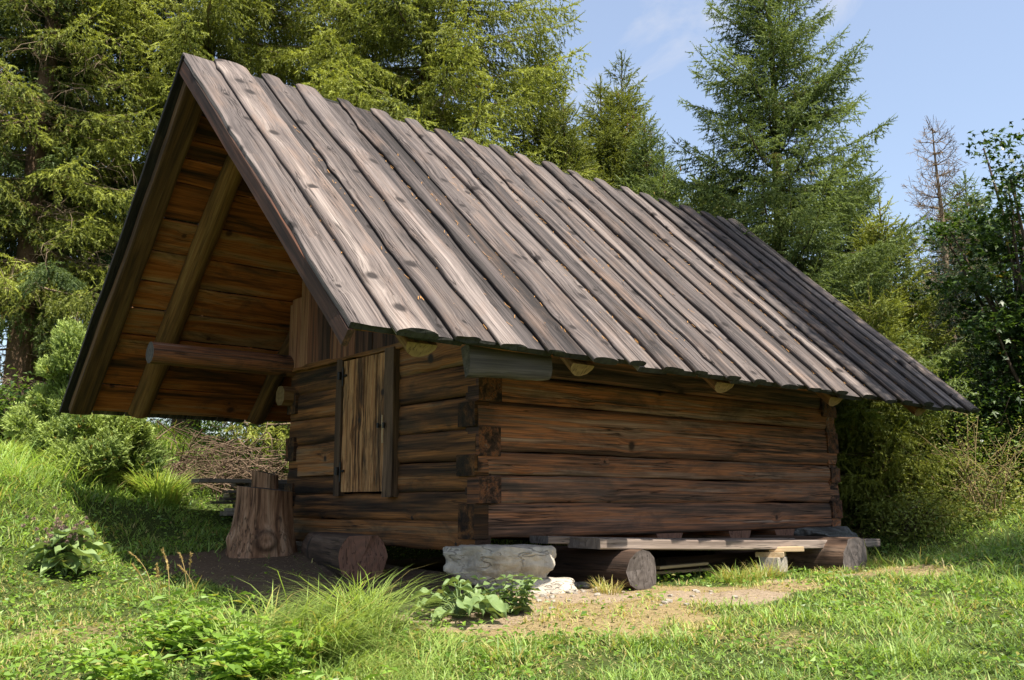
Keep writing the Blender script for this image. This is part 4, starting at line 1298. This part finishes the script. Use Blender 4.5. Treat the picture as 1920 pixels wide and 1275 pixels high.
    shrub(x, y, 2.3, 1.6, 79, 'dark bush added to stand in for the shade behind the heap of dead branches', M_L_SHRUB, 5000, .09, None, 16, clumps=90, bright=.2)  # added bush, darkens the backdrop of the shaded gap under the overhang
    # bare yellowish bush by the right edge
    rng = np.random.default_rng(81)
    x, y = at(6.65, 13.2); z0 = zt(x, y)
    b = empty('dry_bush', (x, y, z0), 'sparse bush of bare straw coloured stems in front of the dark wood on the right', 'bush')
    tb = Tubes(); tips = []
    for i in range(24):
        az = rng.uniform(0, 6.28); L = rng.uniform(.8, 1.75); s = np.linspace(0, 1, 9); ln = rng.uniform(.2, .9)
        P = np.stack([x + rng.normal(0, .15) + math.cos(az) * ln * L * s ** 1.5, y + rng.normal(0, .15) + math.sin(az) * ln * L * s ** 1.5, z0 + L * (s - .28 * ln * s ** 2.4)], 1)
        tb.add(P, .009 * (1 - s * .75), 4)
        for r in range(9):
            q = rng.uniform(.25, 1); p = np.array([np.interp(q, s, P[:, j]) for j in range(3)]); e = rng.normal(0, .14, 3) + [0, 0, .05]
            tb.add(np.array([p, p + e * .6, p + e]), np.array([.005, .004, .002]), 3); tips.append(p + e)
    tb.build('stems', simple('straw_stem', (.22, .165, .08), .8, .1, .3, 5), b)
    tips = np.array(tips); P = np.repeat(tips, 8, 0) + rng.normal(0, .07, (len(tips) * 8, 3))
    leaves_obj('leaves', P, rng.uniform(.025, .05, len(P)), rng, M_L_PALE, b, rng.uniform(.3, 1, len(P)), (rng.random(len(P)) < .3) * .7)
    # junipers on the left
    x, y = at(-6.35, 13.6)
    conifer_bush(x, y, 2.15, .95, 91, 'tall pale green juniper bush left of the roof overhang', M_N_JUN, 15000, 'junipers left of the hut', bright=.50, lumps=34)
    x, y = at(-5.75, 13.0)
    conifer_bush(x, y, 1.0, .85, 92, 'low rounded juniper below the tip of the left eave, with a few rusty sprigs', M_N_JUN, 13000, 'junipers left of the hut', bright=.42, rusty=.03, lumps=26)
    x, y = at(-8.1, 14.4)
    shrub(x, y, 1.0, .7, 93, 'dark broadleaved bush at the far left edge of the meadow', M_L_SHRUB, 1800, .09, None, 10, bright=.3)
    # off to the right, outside the frame, the trees whose shade falls across the roof and grass
    x, y = 5.55, -5.3
    spruce(x, y, 25, 1.65, 95, 'spruce standing right of the hut that shades the end of its roof', M_N_GRN, None, h0=4.2, p=.36, dh=.42, per=8, sec=.22, ter=.14, shoot=.17, K=4, nl=.06, nw=.03, hang=.5, backthin=0, gaps=.30, drape=1)
    x, y = 1.15, -8.6
    spruce(x, y, 8.6, 1.3, 96, 'spruce standing right of the meadow that shades the near grass', M_N_GRN, None, h0=.6, p=.6, dh=.5, per=6, sec=.22, ter=.14, shoot=.17, K=4, nl=.06, nw=.03, hang=.5, backthin=0, gaps=.1, drape=2)
build_trees()

def brush_pile():
    rng = np.random.default_rng(101)
    x, y = at(-4.6, 14.6); z0 = zt(x, y)
    b = empty('brush_pile', (x, y, z0), 'tangled heap of dead tan branches on the grass behind the hut', 'brush pile')
    tb = Tubes()
    for i in range(720):
        cx = rng.normal(0, .85); cy = rng.normal(0, .4); cz = abs(rng.normal(0, .46)) + .02
        cz *= 1 - .3 * abs(cx)
        c = np.array([x, y, z0 + cz]) + np.array([.7635, -.6457, 0]) * cx + np.array([.6457, .7635, 0]) * cy
        d = unit(rng.normal(0, 1, 3) * [1, 1, .35]); L = rng.uniform(.25, 1.1)
        s = np.linspace(-.5, .5, 6)[:, None]
        bend = unit(np.cross(d, rng.normal(0, 1, 3)))
        P = c + d * s * L + bend * (s ** 2) * L * rng.uniform(-.9, .9)
        tb.add(P, np.linspace(.012, .003, 6) * rng.uniform(.5, 1.1), 3)
    tb.build('branches', simple('old_brush', (.15, .105, .07), .9, .1, .5, 6, .3, .01), b)
brush_pile()

# ------------------------------------------------------------------ grass and weeds
def blades(P, Hh, W, az, lean, bend, tr, tg, seed, three=False):
    """curved tapering blades; returns verts, tris, tint"""
    n = len(P)
    d = np.stack([np.cos(az), np.sin(az), np.zeros(n)], 1)
    w = np.stack([-np.sin(az), np.cos(az), np.zeros(n)], 1) * (W * .5)[:, None]
    up = np.array([0, 0, 1.0])
    def pt(t):
        return P + up * (Hh * (t - .45 * bend * t ** 2.2))[:, None] + d * (Hh * (lean * t + bend * .75 * t ** 2))[:, None]
    ts = [0, .4, .75, 1.0] if three else [0, .5, 1.0]
    ws = [1, .95, .6, 0] if three else [1, .8, 0]
    rows = []
    for t, k in zip(ts[:-1], ws[:-1]):
        c = pt(t); rows += [c - w * k, c + w * k]
    rows.append(pt(1.0))
    V = np.stack(rows, 1)
    m = V.shape[1]
    F = []
    for i in range(len(ts) - 2):
        a = 2 * i
        F += [(a, a + 1, a + 3), (a, a + 3, a + 2)]
    F.append((m - 3, m - 2, m - 1))
    F = np.array(F)
    T = (np.arange(n) * m)[:, None, None] + F[None]
    C = np.zeros((n, m, 4), np.float32)
    C[..., 0] = np.clip(tr, 0, 1)[:, None]; C[..., 1] = np.clip(tg, 0, 1)[:, None]; C[..., 3] = 1
    return V.reshape(-1, 3), T.reshape(-1, 3), C.reshape(-1, 4)

def meadow():
    rng = np.random.default_rng(201)
    N = 310000
    # denser near the camera, thinning with distance
    w = 3.2 + 20 * rng.random(N) ** 2.0
    u = rng.uniform(-.72, .68, N) * (w + .8)
    x, y = from_uw(u, w)
    ba, sa, dr = masks(x, y)
    hutin = (x > -.1) & (x < 6.45) & (y > -.15) & (y < 3.95)
    q = rng.random(N)
    shade = sstep(3.6, 4.2, y) * sstep(-2.4, -1.9, x)
    keep = (~hutin) & (q > ba * .985) & (q > sa * .86) & (q > dr * .45)
    x, y, u, w, dr, sa = x[keep], y[keep], u[keep], w[keep], dr[keep], sa[keep]
    n = len(x)
    z = terrain(x, y)
    big = n2(x * .8, y * .8, 31); mid = n2(x * 2.6, y * 2.6, 32)
    Hh = (.12 + .07 * np.clip(big + mid * .7, -.6, 1)) * rng.uniform(.5, 1.5, n)
    Hh *= .62 + .75 * np.clip(n2(x * 3.3, y * 3.3, 33) + .6 * n2(x * 8, y * 8, 34), -.3, 1)
    Hh *= 1 - .66 * np.clip(dr + sa, 0, 1)
    Hh *= 1 + 1.0 * sstep(4.2, 6.5, -u) * sstep(9, 11, w) + .7 * sstep(3.2, 4.5, u) * sstep(8.2, 9, w) * sstep(13.5, 11, w)
    W = .0068 * rng.uniform(.6, 1.9, n) * (1 + np.clip(w - 7, 0, 20) * .10)
    az = rng.uniform(0, 6.28, n) + .5 * mid
    lean = rng.uniform(.05, 1.0, n); bend = rng.uniform(.2, 1.25, n)
    tr = .46 + .20 * big + .20 * mid + rng.normal(0, .24, n)
    tg = np.where(rng.random(n) < .10 + .62 * np.clip(dr * 1.1, 0, 1) + .3 * sa, rng.uniform(.5, 1, n), rng.uniform(0, .12, n))
    P = np.stack([x, y, z - .008], 1)
    V, T, C = blades(P, Hh, W, az, lean, bend, tr, tg, 1)
    o = fast_mesh('meadow_grass', V, T, C, M_GRASS)
    tag(o, 'short sunlit green meadow grass with dry patches around the hut', 'grass', kind='stuff')
    # clover, plantain and other low leaves between the blades
    N = 46000
    w = 3.2 + 12 * rng.random(N) ** 1.5
    u = rng.uniform(-.72, .68, N) * (w + .8)
    x, y = from_uw(u, w)
    ba, sa, dr = masks(x, y)
    hutin = (x > -.1) & (x < 6.45) & (y > -.15) & (y < 3.95)
    pat = n2(x * 1.3, y * 1.3, 41) + .6 * n2(x * 4, y * 4, 42) + .8 * sstep(2.2, 3.6, -u)
    keep = (~hutin) & (rng.random(N) > ba * .99) & (rng.random(N) > sa) & (rng.random(N) > dr * .75) & (pat + rng.normal(0, .3, N) > .05)
    x, y, u, w, pat = x[keep], y[keep], u[keep], w[keep], pat[keep]
    n = len(x)
    P = np.stack([x, y, terrain(x, y) + rng.uniform(.01, .085, n)], 1)
    az = rng.uniform(0, 6.28, n)
    D = unit(np.stack([np.cos(az), np.sin(az), rng.uniform(-.2, .6, n)], 1))
    o = leaves_obj('ground_weeds', P, rng.uniform(.025, .07, n), rng, M_WEED, None, .45 + .25 * n2(x * 3, y * 3, 43) + rng.normal(0, .2, n), (rng.random(n) < .05) * .8, .55, D=D)
    tag(o, 'low clover and plantain leaves scattered through the meadow grass', 'weeds', kind='stuff')
    # long yellow undergrowth at the edge of the wood
    N = 15000
    u = rng.uniform(4.6, 9.5, N); w = rng.uniform(12.6, 15.6, N) + .2 * (u - 6)
    x, y = from_uw(u, w)
    keep = ~((x < 7.0) & (y > -1.2))
    x, y = x[keep], y[keep]; n = len(x)
    P = np.stack([x, y, terrain(x, y) + rng.uniform(.02, .50, n) * (.55 + .45 * n2(x * 1.5, y * 1.5, 51))], 1)
    o = leaves_obj('undergrowth', P, rng.uniform(.03, .085, n), rng, M_L_PALE, None, .5 + .3 * n2(x * 2, y * 2, 52) + rng.normal(0, .2, n), (rng.random(n) < .18) * rng.uniform(.3, .9, n))
    tag(o, 'pale yellow green undergrowth along the foot of the wood on the right', 'undergrowth', kind='stuff')
    # dead needles, chips and straw bits on the bare earth
    N = 24000
    x = rng.uniform(-2.2, 4.5, N); y = rng.uniform(-2.9, 4.1, N)
    ba, sa, dr = masks(x, y)
    keep = rng.random(N) < np.maximum(ba * .45, np.maximum(sa * .55, dr))
    keep &= ~((x > -.05) & (y > -.1))
    x, y = x[keep], y[keep]; n = len(x)
    az = rng.uniform(0, 6.28, n)
    V, T, C = blades(np.stack([x, y, terrain(x, y) + .004], 1), np.full(n, .008), .004 * rng.uniform(.5, 2.2, n), az, rng.uniform(3, 12, n), np.zeros(n), rng.random(n), rng.random(n), 2)
    o = fast_mesh('straw_litter', V, T, C, foliage('straw_bits', (.20, .13, .07), (.55, .42, .22), (.30, .22, .12), .1))
    tag(o, 'thin straw and wood chips littering the bare earth and dry ground before the hut', 'litter', kind='stuff')
meadow()

def tussock(x, y, n, Hh, r, seed, label, name='grass_tussock', cat='grass', group=None, bend=(.3, 1.1), W=.007, bright=.5, dry=.06, mat=None, seeds=0, lean=(.05, .55), wild=False):
    rng = np.random.default_rng(int(seed))
    a = rng.uniform(0, 6.28, n); rr = r * np.sqrt(rng.random(n))
    px = x + rr * np.cos(a); py = y + rr * np.sin(a)
    az = a + rng.normal(0, .9, n)
    h = Hh * rng.uniform(.45, 1.1, n) * (1 - .3 * (rr / r) ** 2)
    if wild:
        # several loose tufts of different height, leaning mostly one way
        k = 11
        cx = x + rng.normal(0, r * .75, k); cy = y + rng.normal(0, r * .55, k); ch = rng.uniform(.45, 1.05, k); ca = rng.normal(-.2, 1.3, k)
        ci = rng.integers(0, k, n)
        px = cx[ci] + rng.normal(0, r * .20, n); py = cy[ci] + rng.normal(0, r * .20, n)
        az = ca[ci] + rng.normal(0, 1.0, n)
        h = Hh * ch[ci] * rng.uniform(.35, 1.15, n)
    P = np.stack([px, py, terrain(px, py) - .01], 1)
    V, T, C = blades(P, h, W * rng.uniform(.6, 1.4, n), az, rng.uniform(*lean, n), rng.uniform(*bend, n), bright + rng.normal(0, .22, n), np.where(rng.random(n) < dry, rng.uniform(.5, 1, n), rng.uniform(0, .1, n)), seed, True)
    if seeds:
        t = empty(name, (x, y, zt(x, y)), label, cat, group)
        fast_mesh('blades', V, T, C, mat or M_TALL, t)
        tb = Tubes(); SPp = []; SAa = []
        for i in range(seeds):
            q = rng.uniform(0, 6.28); ra = r * math.sqrt(rng.random()); bx, by = x + ra * math.cos(q), y + ra * math.sin(q)
            L = Hh * rng.uniform(.95, 1.35); aa = rng.normal(2.6, .8); ln = rng.uniform(.15, .6)
            s = np.linspace(0, 1, 10)
            S = np.stack([bx + math.cos(aa) * ln * L * s ** 1.8, by + math.sin(aa) * ln * L * s ** 1.8, zt(bx, by) + L * (s - .3 * ln * s ** 3)], 1)
            tb.add(S, .0028, 3)
            for k in np.linspace(.72, 1, 14):
                p = np.array([np.interp(k, s, S[:, j]) for j in range(3)])
                SPp.append(p); SAa.append(unit(S[-1] - S[-3] + rng.normal(0, .02, 3)))
        tb.build('stalks', M_SEED, t)
        V, C = needle_tris(np.array(SPp), np.array(SAa), np.full(len(SPp), .022), rng, 4, .016, .008, None, None)
        fast_mesh('seed_heads', V, np.arange(len(V)).reshape(-1, 3), C, M_SEED, t)
        return t
    o = fast_mesh(name, V, T, C, mat or M_TALL)
    return tag(o, label, cat, group)

def leafy(x, y, n_stems, Hh, r, seed, label, name='nettle_clump', cat='weed', size=.09, mat=None, per=12, bright=.5, ratio=.45, pairs=True, dry=.04):
    rng = np.random.default_rng(int(seed))
    z0 = zt(x, y)
    t = empty(name, (x, y, z0), label, cat)
    tb = Tubes(); P = []; D = []; S = []
    for i in range(n_stems):
        a = rng.uniform(0, 6.28); rr = r * math.sqrt(rng.random()); bx, by = x + rr * math.cos(a), y + rr * math.sin(a)
        L = Hh * rng.uniform(.5, 1.1); ln = rng.normal(0, .18, 2); s = np.linspace(0, 1, 7)
        ox, oy = x + .12 * (bx - x), y + .12 * (by - y)
        St = np.stack([ox + (bx - ox) * s ** .8 + ln[0] * L * s ** 1.4, oy + (by - oy) * s ** .8 + ln[1] * L * s ** 1.4, zt(ox, oy) + (zt(bx, by) - zt(ox, oy)) * s - .02 + L * s], 1)
        tb.add(St, .004 * (1.2 - s), 3)
        for k in range(per):
            q = .18 + .82 * (k + .5) / per
            p = np.array([np.interp(q, s, St[:, j]) for j in range(3)])
            for sd in (0, math.pi):
                az = k * 1.57 + sd + rng.normal(0, .25)
                P.append(p); D.append([math.cos(az), math.sin(az), rng.uniform(-.35, .45)]); S.append(size * rng.uniform(.7, 1.25) * (1.05 - .45 * q))
    tb.build('stems', M_WEED, t)
    P = np.array(P); n = len(P)
    leaves_obj('leaves', P, np.array(S), rng, mat or M_WEED, t, bright + rng.normal(0, .2, n), (rng.random(n) < dry) * .8, ratio, D=unit(np.array(D)), Nv=unit(rng.normal(0, .3, (n, 3)) + [0, 0, 1]))
    return t

def big_leaves(parent, P, az, L, rise, droop, seed, mat, width=.8, bright=.5, name='leaf', wav=.10, lobed=0):
    """large wavy heart-shaped leaves, one mesh"""
    rng = np.random.default_rng(int(seed))
    VV = []; TT = []; CC = []; n0 = 0
    nu, nv = 12, 9
    for i in range(len(P)):
        d = np.array([math.cos(az[i]), math.sin(az[i]), 0]); w = np.array([-d[1], d[0], 0]); up = np.array([0, 0, 1.0])
        ph = rng.uniform(0, 6.28); l = L[i]
        g = []
        for a in range(nu):
            t = a / (nu - 1)
            half = width * .5 * l * (math.sin(math.pi * min(1, .10 + .90 * t) ** .75) ** .8 if t < 1 else 0.0)
            if lobed: half *= .78 + .30 * abs(math.sin(t * math.pi * lobed))
            for b in range(nv):
                s = -1 + 2 * b / (nv - 1)
                ed = abs(s)
                zz = l * (rise[i] * t - droop[i] * t * t) + wav * l * ed ** 1.5 * math.sin(ph + t * 9 + (3 if s > 0 else 0)) - .10 * l * (1 - ed) + .14 * l * ed
                back = -.16 * l * ed ** 2 * (1 - t)
                g.append(P[i] + d * (l * t + back) + w * (half * s) + up * zz)
        idx = np.arange(nu * nv).reshape(nu, nv) + n0
        A, B, C_, D_ = idx[:-1, :-1], idx[:-1, 1:], idx[1:, 1:], idx[1:, :-1]
        TT.append(np.concatenate([np.stack([A, B, C_], -1).reshape(-1, 3), np.stack([A, C_, D_], -1).reshape(-1, 3)]))
        VV.append(np.array(g)); n0 += nu * nv
        base = bright + rng.normal(0, .16)
        vein = np.array([.25 if b == nv // 2 else (.10 if (a + abs(b - nv // 2)) % 3 == 0 else 0) for a in range(nu) for b in range(nv)])
        c = np.zeros((nu * nv, 4), np.float32); c[:, 0] = np.clip(base + vein, 0, 1); c[:, 1] = .5 * (rng.random() < .05); c[:, 3] = 1
        CC.append(c)
    o = fast_mesh(name, np.concatenate(VV), np.concatenate(TT), np.concatenate(CC), mat, parent)
    for p in o.data.polygons: p.use_smooth = True
    return o

def build_weeds():
    rng = np.random.default_rng(301)
    # burdock in front of the corner stone
    x, y = at(-.42, 7.42); z0 = zt(x, y)
    b = empty('burdock_plant', (x, y, z0), 'burdock with large wavy grey green leaves on the sand before the corner stone', 'plant')
    n = 46
    a = rng.uniform(0, 6.28, n); rr = .30 * np.sqrt(rng.random(n))
    hz = rng.uniform(.08, .34, n) * (1.1 - rr / .45)
    P = np.stack([x + rr * np.cos(a), y + rr * np.sin(a), z0 + hz], 1)
    tb = Tubes()
    for i in range(n):
        tb.add(np.array([[x, y, z0], [x + .5 * (P[i, 0] - x), y + .5 * (P[i, 1] - y), z0 + hz[i] * .8], P[i]]), .006, 4)
    tb.build('stems', M_BURDOCK, b)
    big_leaves(b, P, a + rng.normal(0, .5, n), rng.uniform(.10, .20, n), rng.uniform(-.1, .35, n), rng.uniform(.35, .9, n), 302, M_BURDOCK, 1.0, .62, 'leaves', .12, 2.5)
    x, y = at(-.02, 7.55)
    leafy(x, y, 16, .30, .24, 303, 'bright green leafy weed right beside the burdock', 'leafy_weed', 'weed', .12, M_BURDOCK, 6, .62, .6)
    # burdock with purple burs on the left
    x, y = at(-4.30, 9.0); z0 = zt(x, y)
    b = empty('burdock_plant', (x, y, z0), 'tall burdock with round purplish burs in the grass at the left', 'plant')
    tb = Tubes(); BP = []; LP = []; LA = []
    for i in range(15):
        s = np.linspace(0, 1, 7); L = rng.uniform(.35, .72); aa = rng.uniform(0, 6.28); ln = rng.uniform(.1, .55)
        S = np.stack([x + rng.normal(0, .015) + math.cos(aa) * ln * L * s, y + rng.normal(0, .015) + math.sin(aa) * ln * L * s, z0 + L * (s - .15 * s ** 2)], 1)
        tb.add(S, .007 * (1.15 - s), 4)
        for k in range(5): BP.append(S[-1 - k % 3] + rng.normal(0, .045, 3))
        for k in range(2): LP.append(S[rng.integers(2, 6)]); LA.append(rng.uniform(0, 6.28))
    tb.build('stems', M_BURDOCK, b)
    BP = np.array(BP)
    sp = np.repeat(BP, 26, 0); dr_ = unit(rng.normal(size=sp.shape))
    V, C = needle_tris(sp + dr_ * .006, dr_, np.full(len(sp), .012), rng, 2, .012, .007, np.clip(np.repeat(rng.random(len(BP)), 26) + dr_[:, 2] * .4, 0, 1), None)
    fast_mesh('burs', V, np.arange(len(V)).reshape(-1, 3), C, M_BUR, b)
    for i in range(16):
        aa = rng.uniform(0, 6.28); q = rng.uniform(.05, .28)
        LP.append(np.array([x + q * math.cos(aa), y + q * math.sin(aa), z0 + rng.uniform(.06, .3)])); LA.append(aa + rng.normal(0, .4))
    LP = np.array(LP); n = len(LP)
    big_leaves(b, LP, np.array(LA), rng.uniform(.12, .24, n), rng.uniform(-.1, .3, n), rng.uniform(.2, .6, n), 304, M_BURDOCK, .8, .66, 'leaves', .07)
    # tall arching grass in the foreground
    x, y = at(-1.52, 6.25)
    tussock(x, y, 2700, .78, .46, 311, 'tall arching clump of bright grass in the middle foreground', 'grass_clump', 'grass', None, (.7, 1.55), .0072, .60, .09, wild=True)
    x, y = at(-.80, 5.8)
    tussock(x, y, 1100, .34, .40, 312, 'lower spreading grass clump right of the tall arching clump', 'grass_clump', 'grass', None, (.6, 1.5), .0065, .58, .12, wild=True)
    x, y = at(-1.5, 6.6)
    tussock(x, y, 22, 1.0, .22, 313, 'few long bent grass stems rising in front of the lying log', 'grass_clump', 'grass', None, (.5, 1.1), .009, .7, .15, lean=(.1, .4))
    x, y = at(-1.15, 5.45)
    tussock(x, y, 900, .34, .45, 314, 'foreground grass clump at the bottom edge below the tall arching clump', 'grass_clump', 'grass', None, (.4, 1.3), .0075, .58, .08, wild=True)
    # grasses with ripe seed heads left of it
    x, y = at(-2.95, 8.1)
    tussock(x, y, 120, .32, .35, 315, 'thin grass with golden drooping seed heads at the edge of the bare earth', 'seeding_grass', 'grass', None, (.4, 1.0), .005, .5, .2, seeds=9)
    # nettles and docks
    for (u, w, ns, h, r, sd, lab, sz) in ((-2.15, 6.35, 34, .42, .38, 321, 'leafy nettle clump left of the tall arching grass', .15), (-1.55, 5.75, 36, .34, .40, 322, 'broad leaved weeds at the bottom left of the tall arching grass', .17),
                                          (-2.15, 5.55, 22, .26, .36, 323, 'low leafy weeds nearest the bottom left corner', .14), (-1.05, 5.15, 20, .24, .38, 324, 'low leafy weeds at the middle of the bottom edge', .14)):
        x, y = at(u, w)
        leafy(x, y, ns, h, r, sd, lab, 'nettle_clump', 'weed', sz, None, 6, .66, .38)
    # big tussocks on the bank
    for (u, w, h, sd, lab) in ((-5.0, 13.2, .75, 331, 'fountain shaped grass tussock at the far edge of the hut shadow'), (-6.1, 12.9, .62, 332, 'upright grass tussock in front of the low juniper'), (-7.0, 12.9, .42, 333, 'shaggy grass tussock at the far left of the bank')):
        x, y = at(u, w)
        tussock(x, y, 620, h, .24, sd, lab, bend=(.35, 1.1), W=.017, bright=.85, mat=M_TALL)
    # tufts along the bench and the right hand log
    for (x, y, n, h, r, sd, lab, dr_) in ((5.15, -1.35, 420, .30, .26, 341, 'wispy half dry grass tuft against the end of the right bench log', .55), (2.55, -1.05, 300, .27, .22, 342, 'half dry grass tuft under the middle of the bench', .55), (3.1, -1.0, 260, .30, .2, 343, 'straw and green tuft beside the prop blocks of the bench', .6),
                                         (.72, -1.0, 120, .22, .12, 344, 'dry wisp of grass left of the near bench log', .9), (4.2, -1.35, 420, .16, .4, 345, 'low straw coloured tuft in front of the right bench log', .85), (5.9, -1.7, 500, .32, .4, 346, 'shaded grass tuft beyond the right end of the bench', .1)):
        tussock(x, y, n, h, r, sd, lab, bend=(.3, 1.0), W=.006, bright=.5, dry=dr_)
build_weeds()
print('built', len(bpy.data.objects), 'objects')
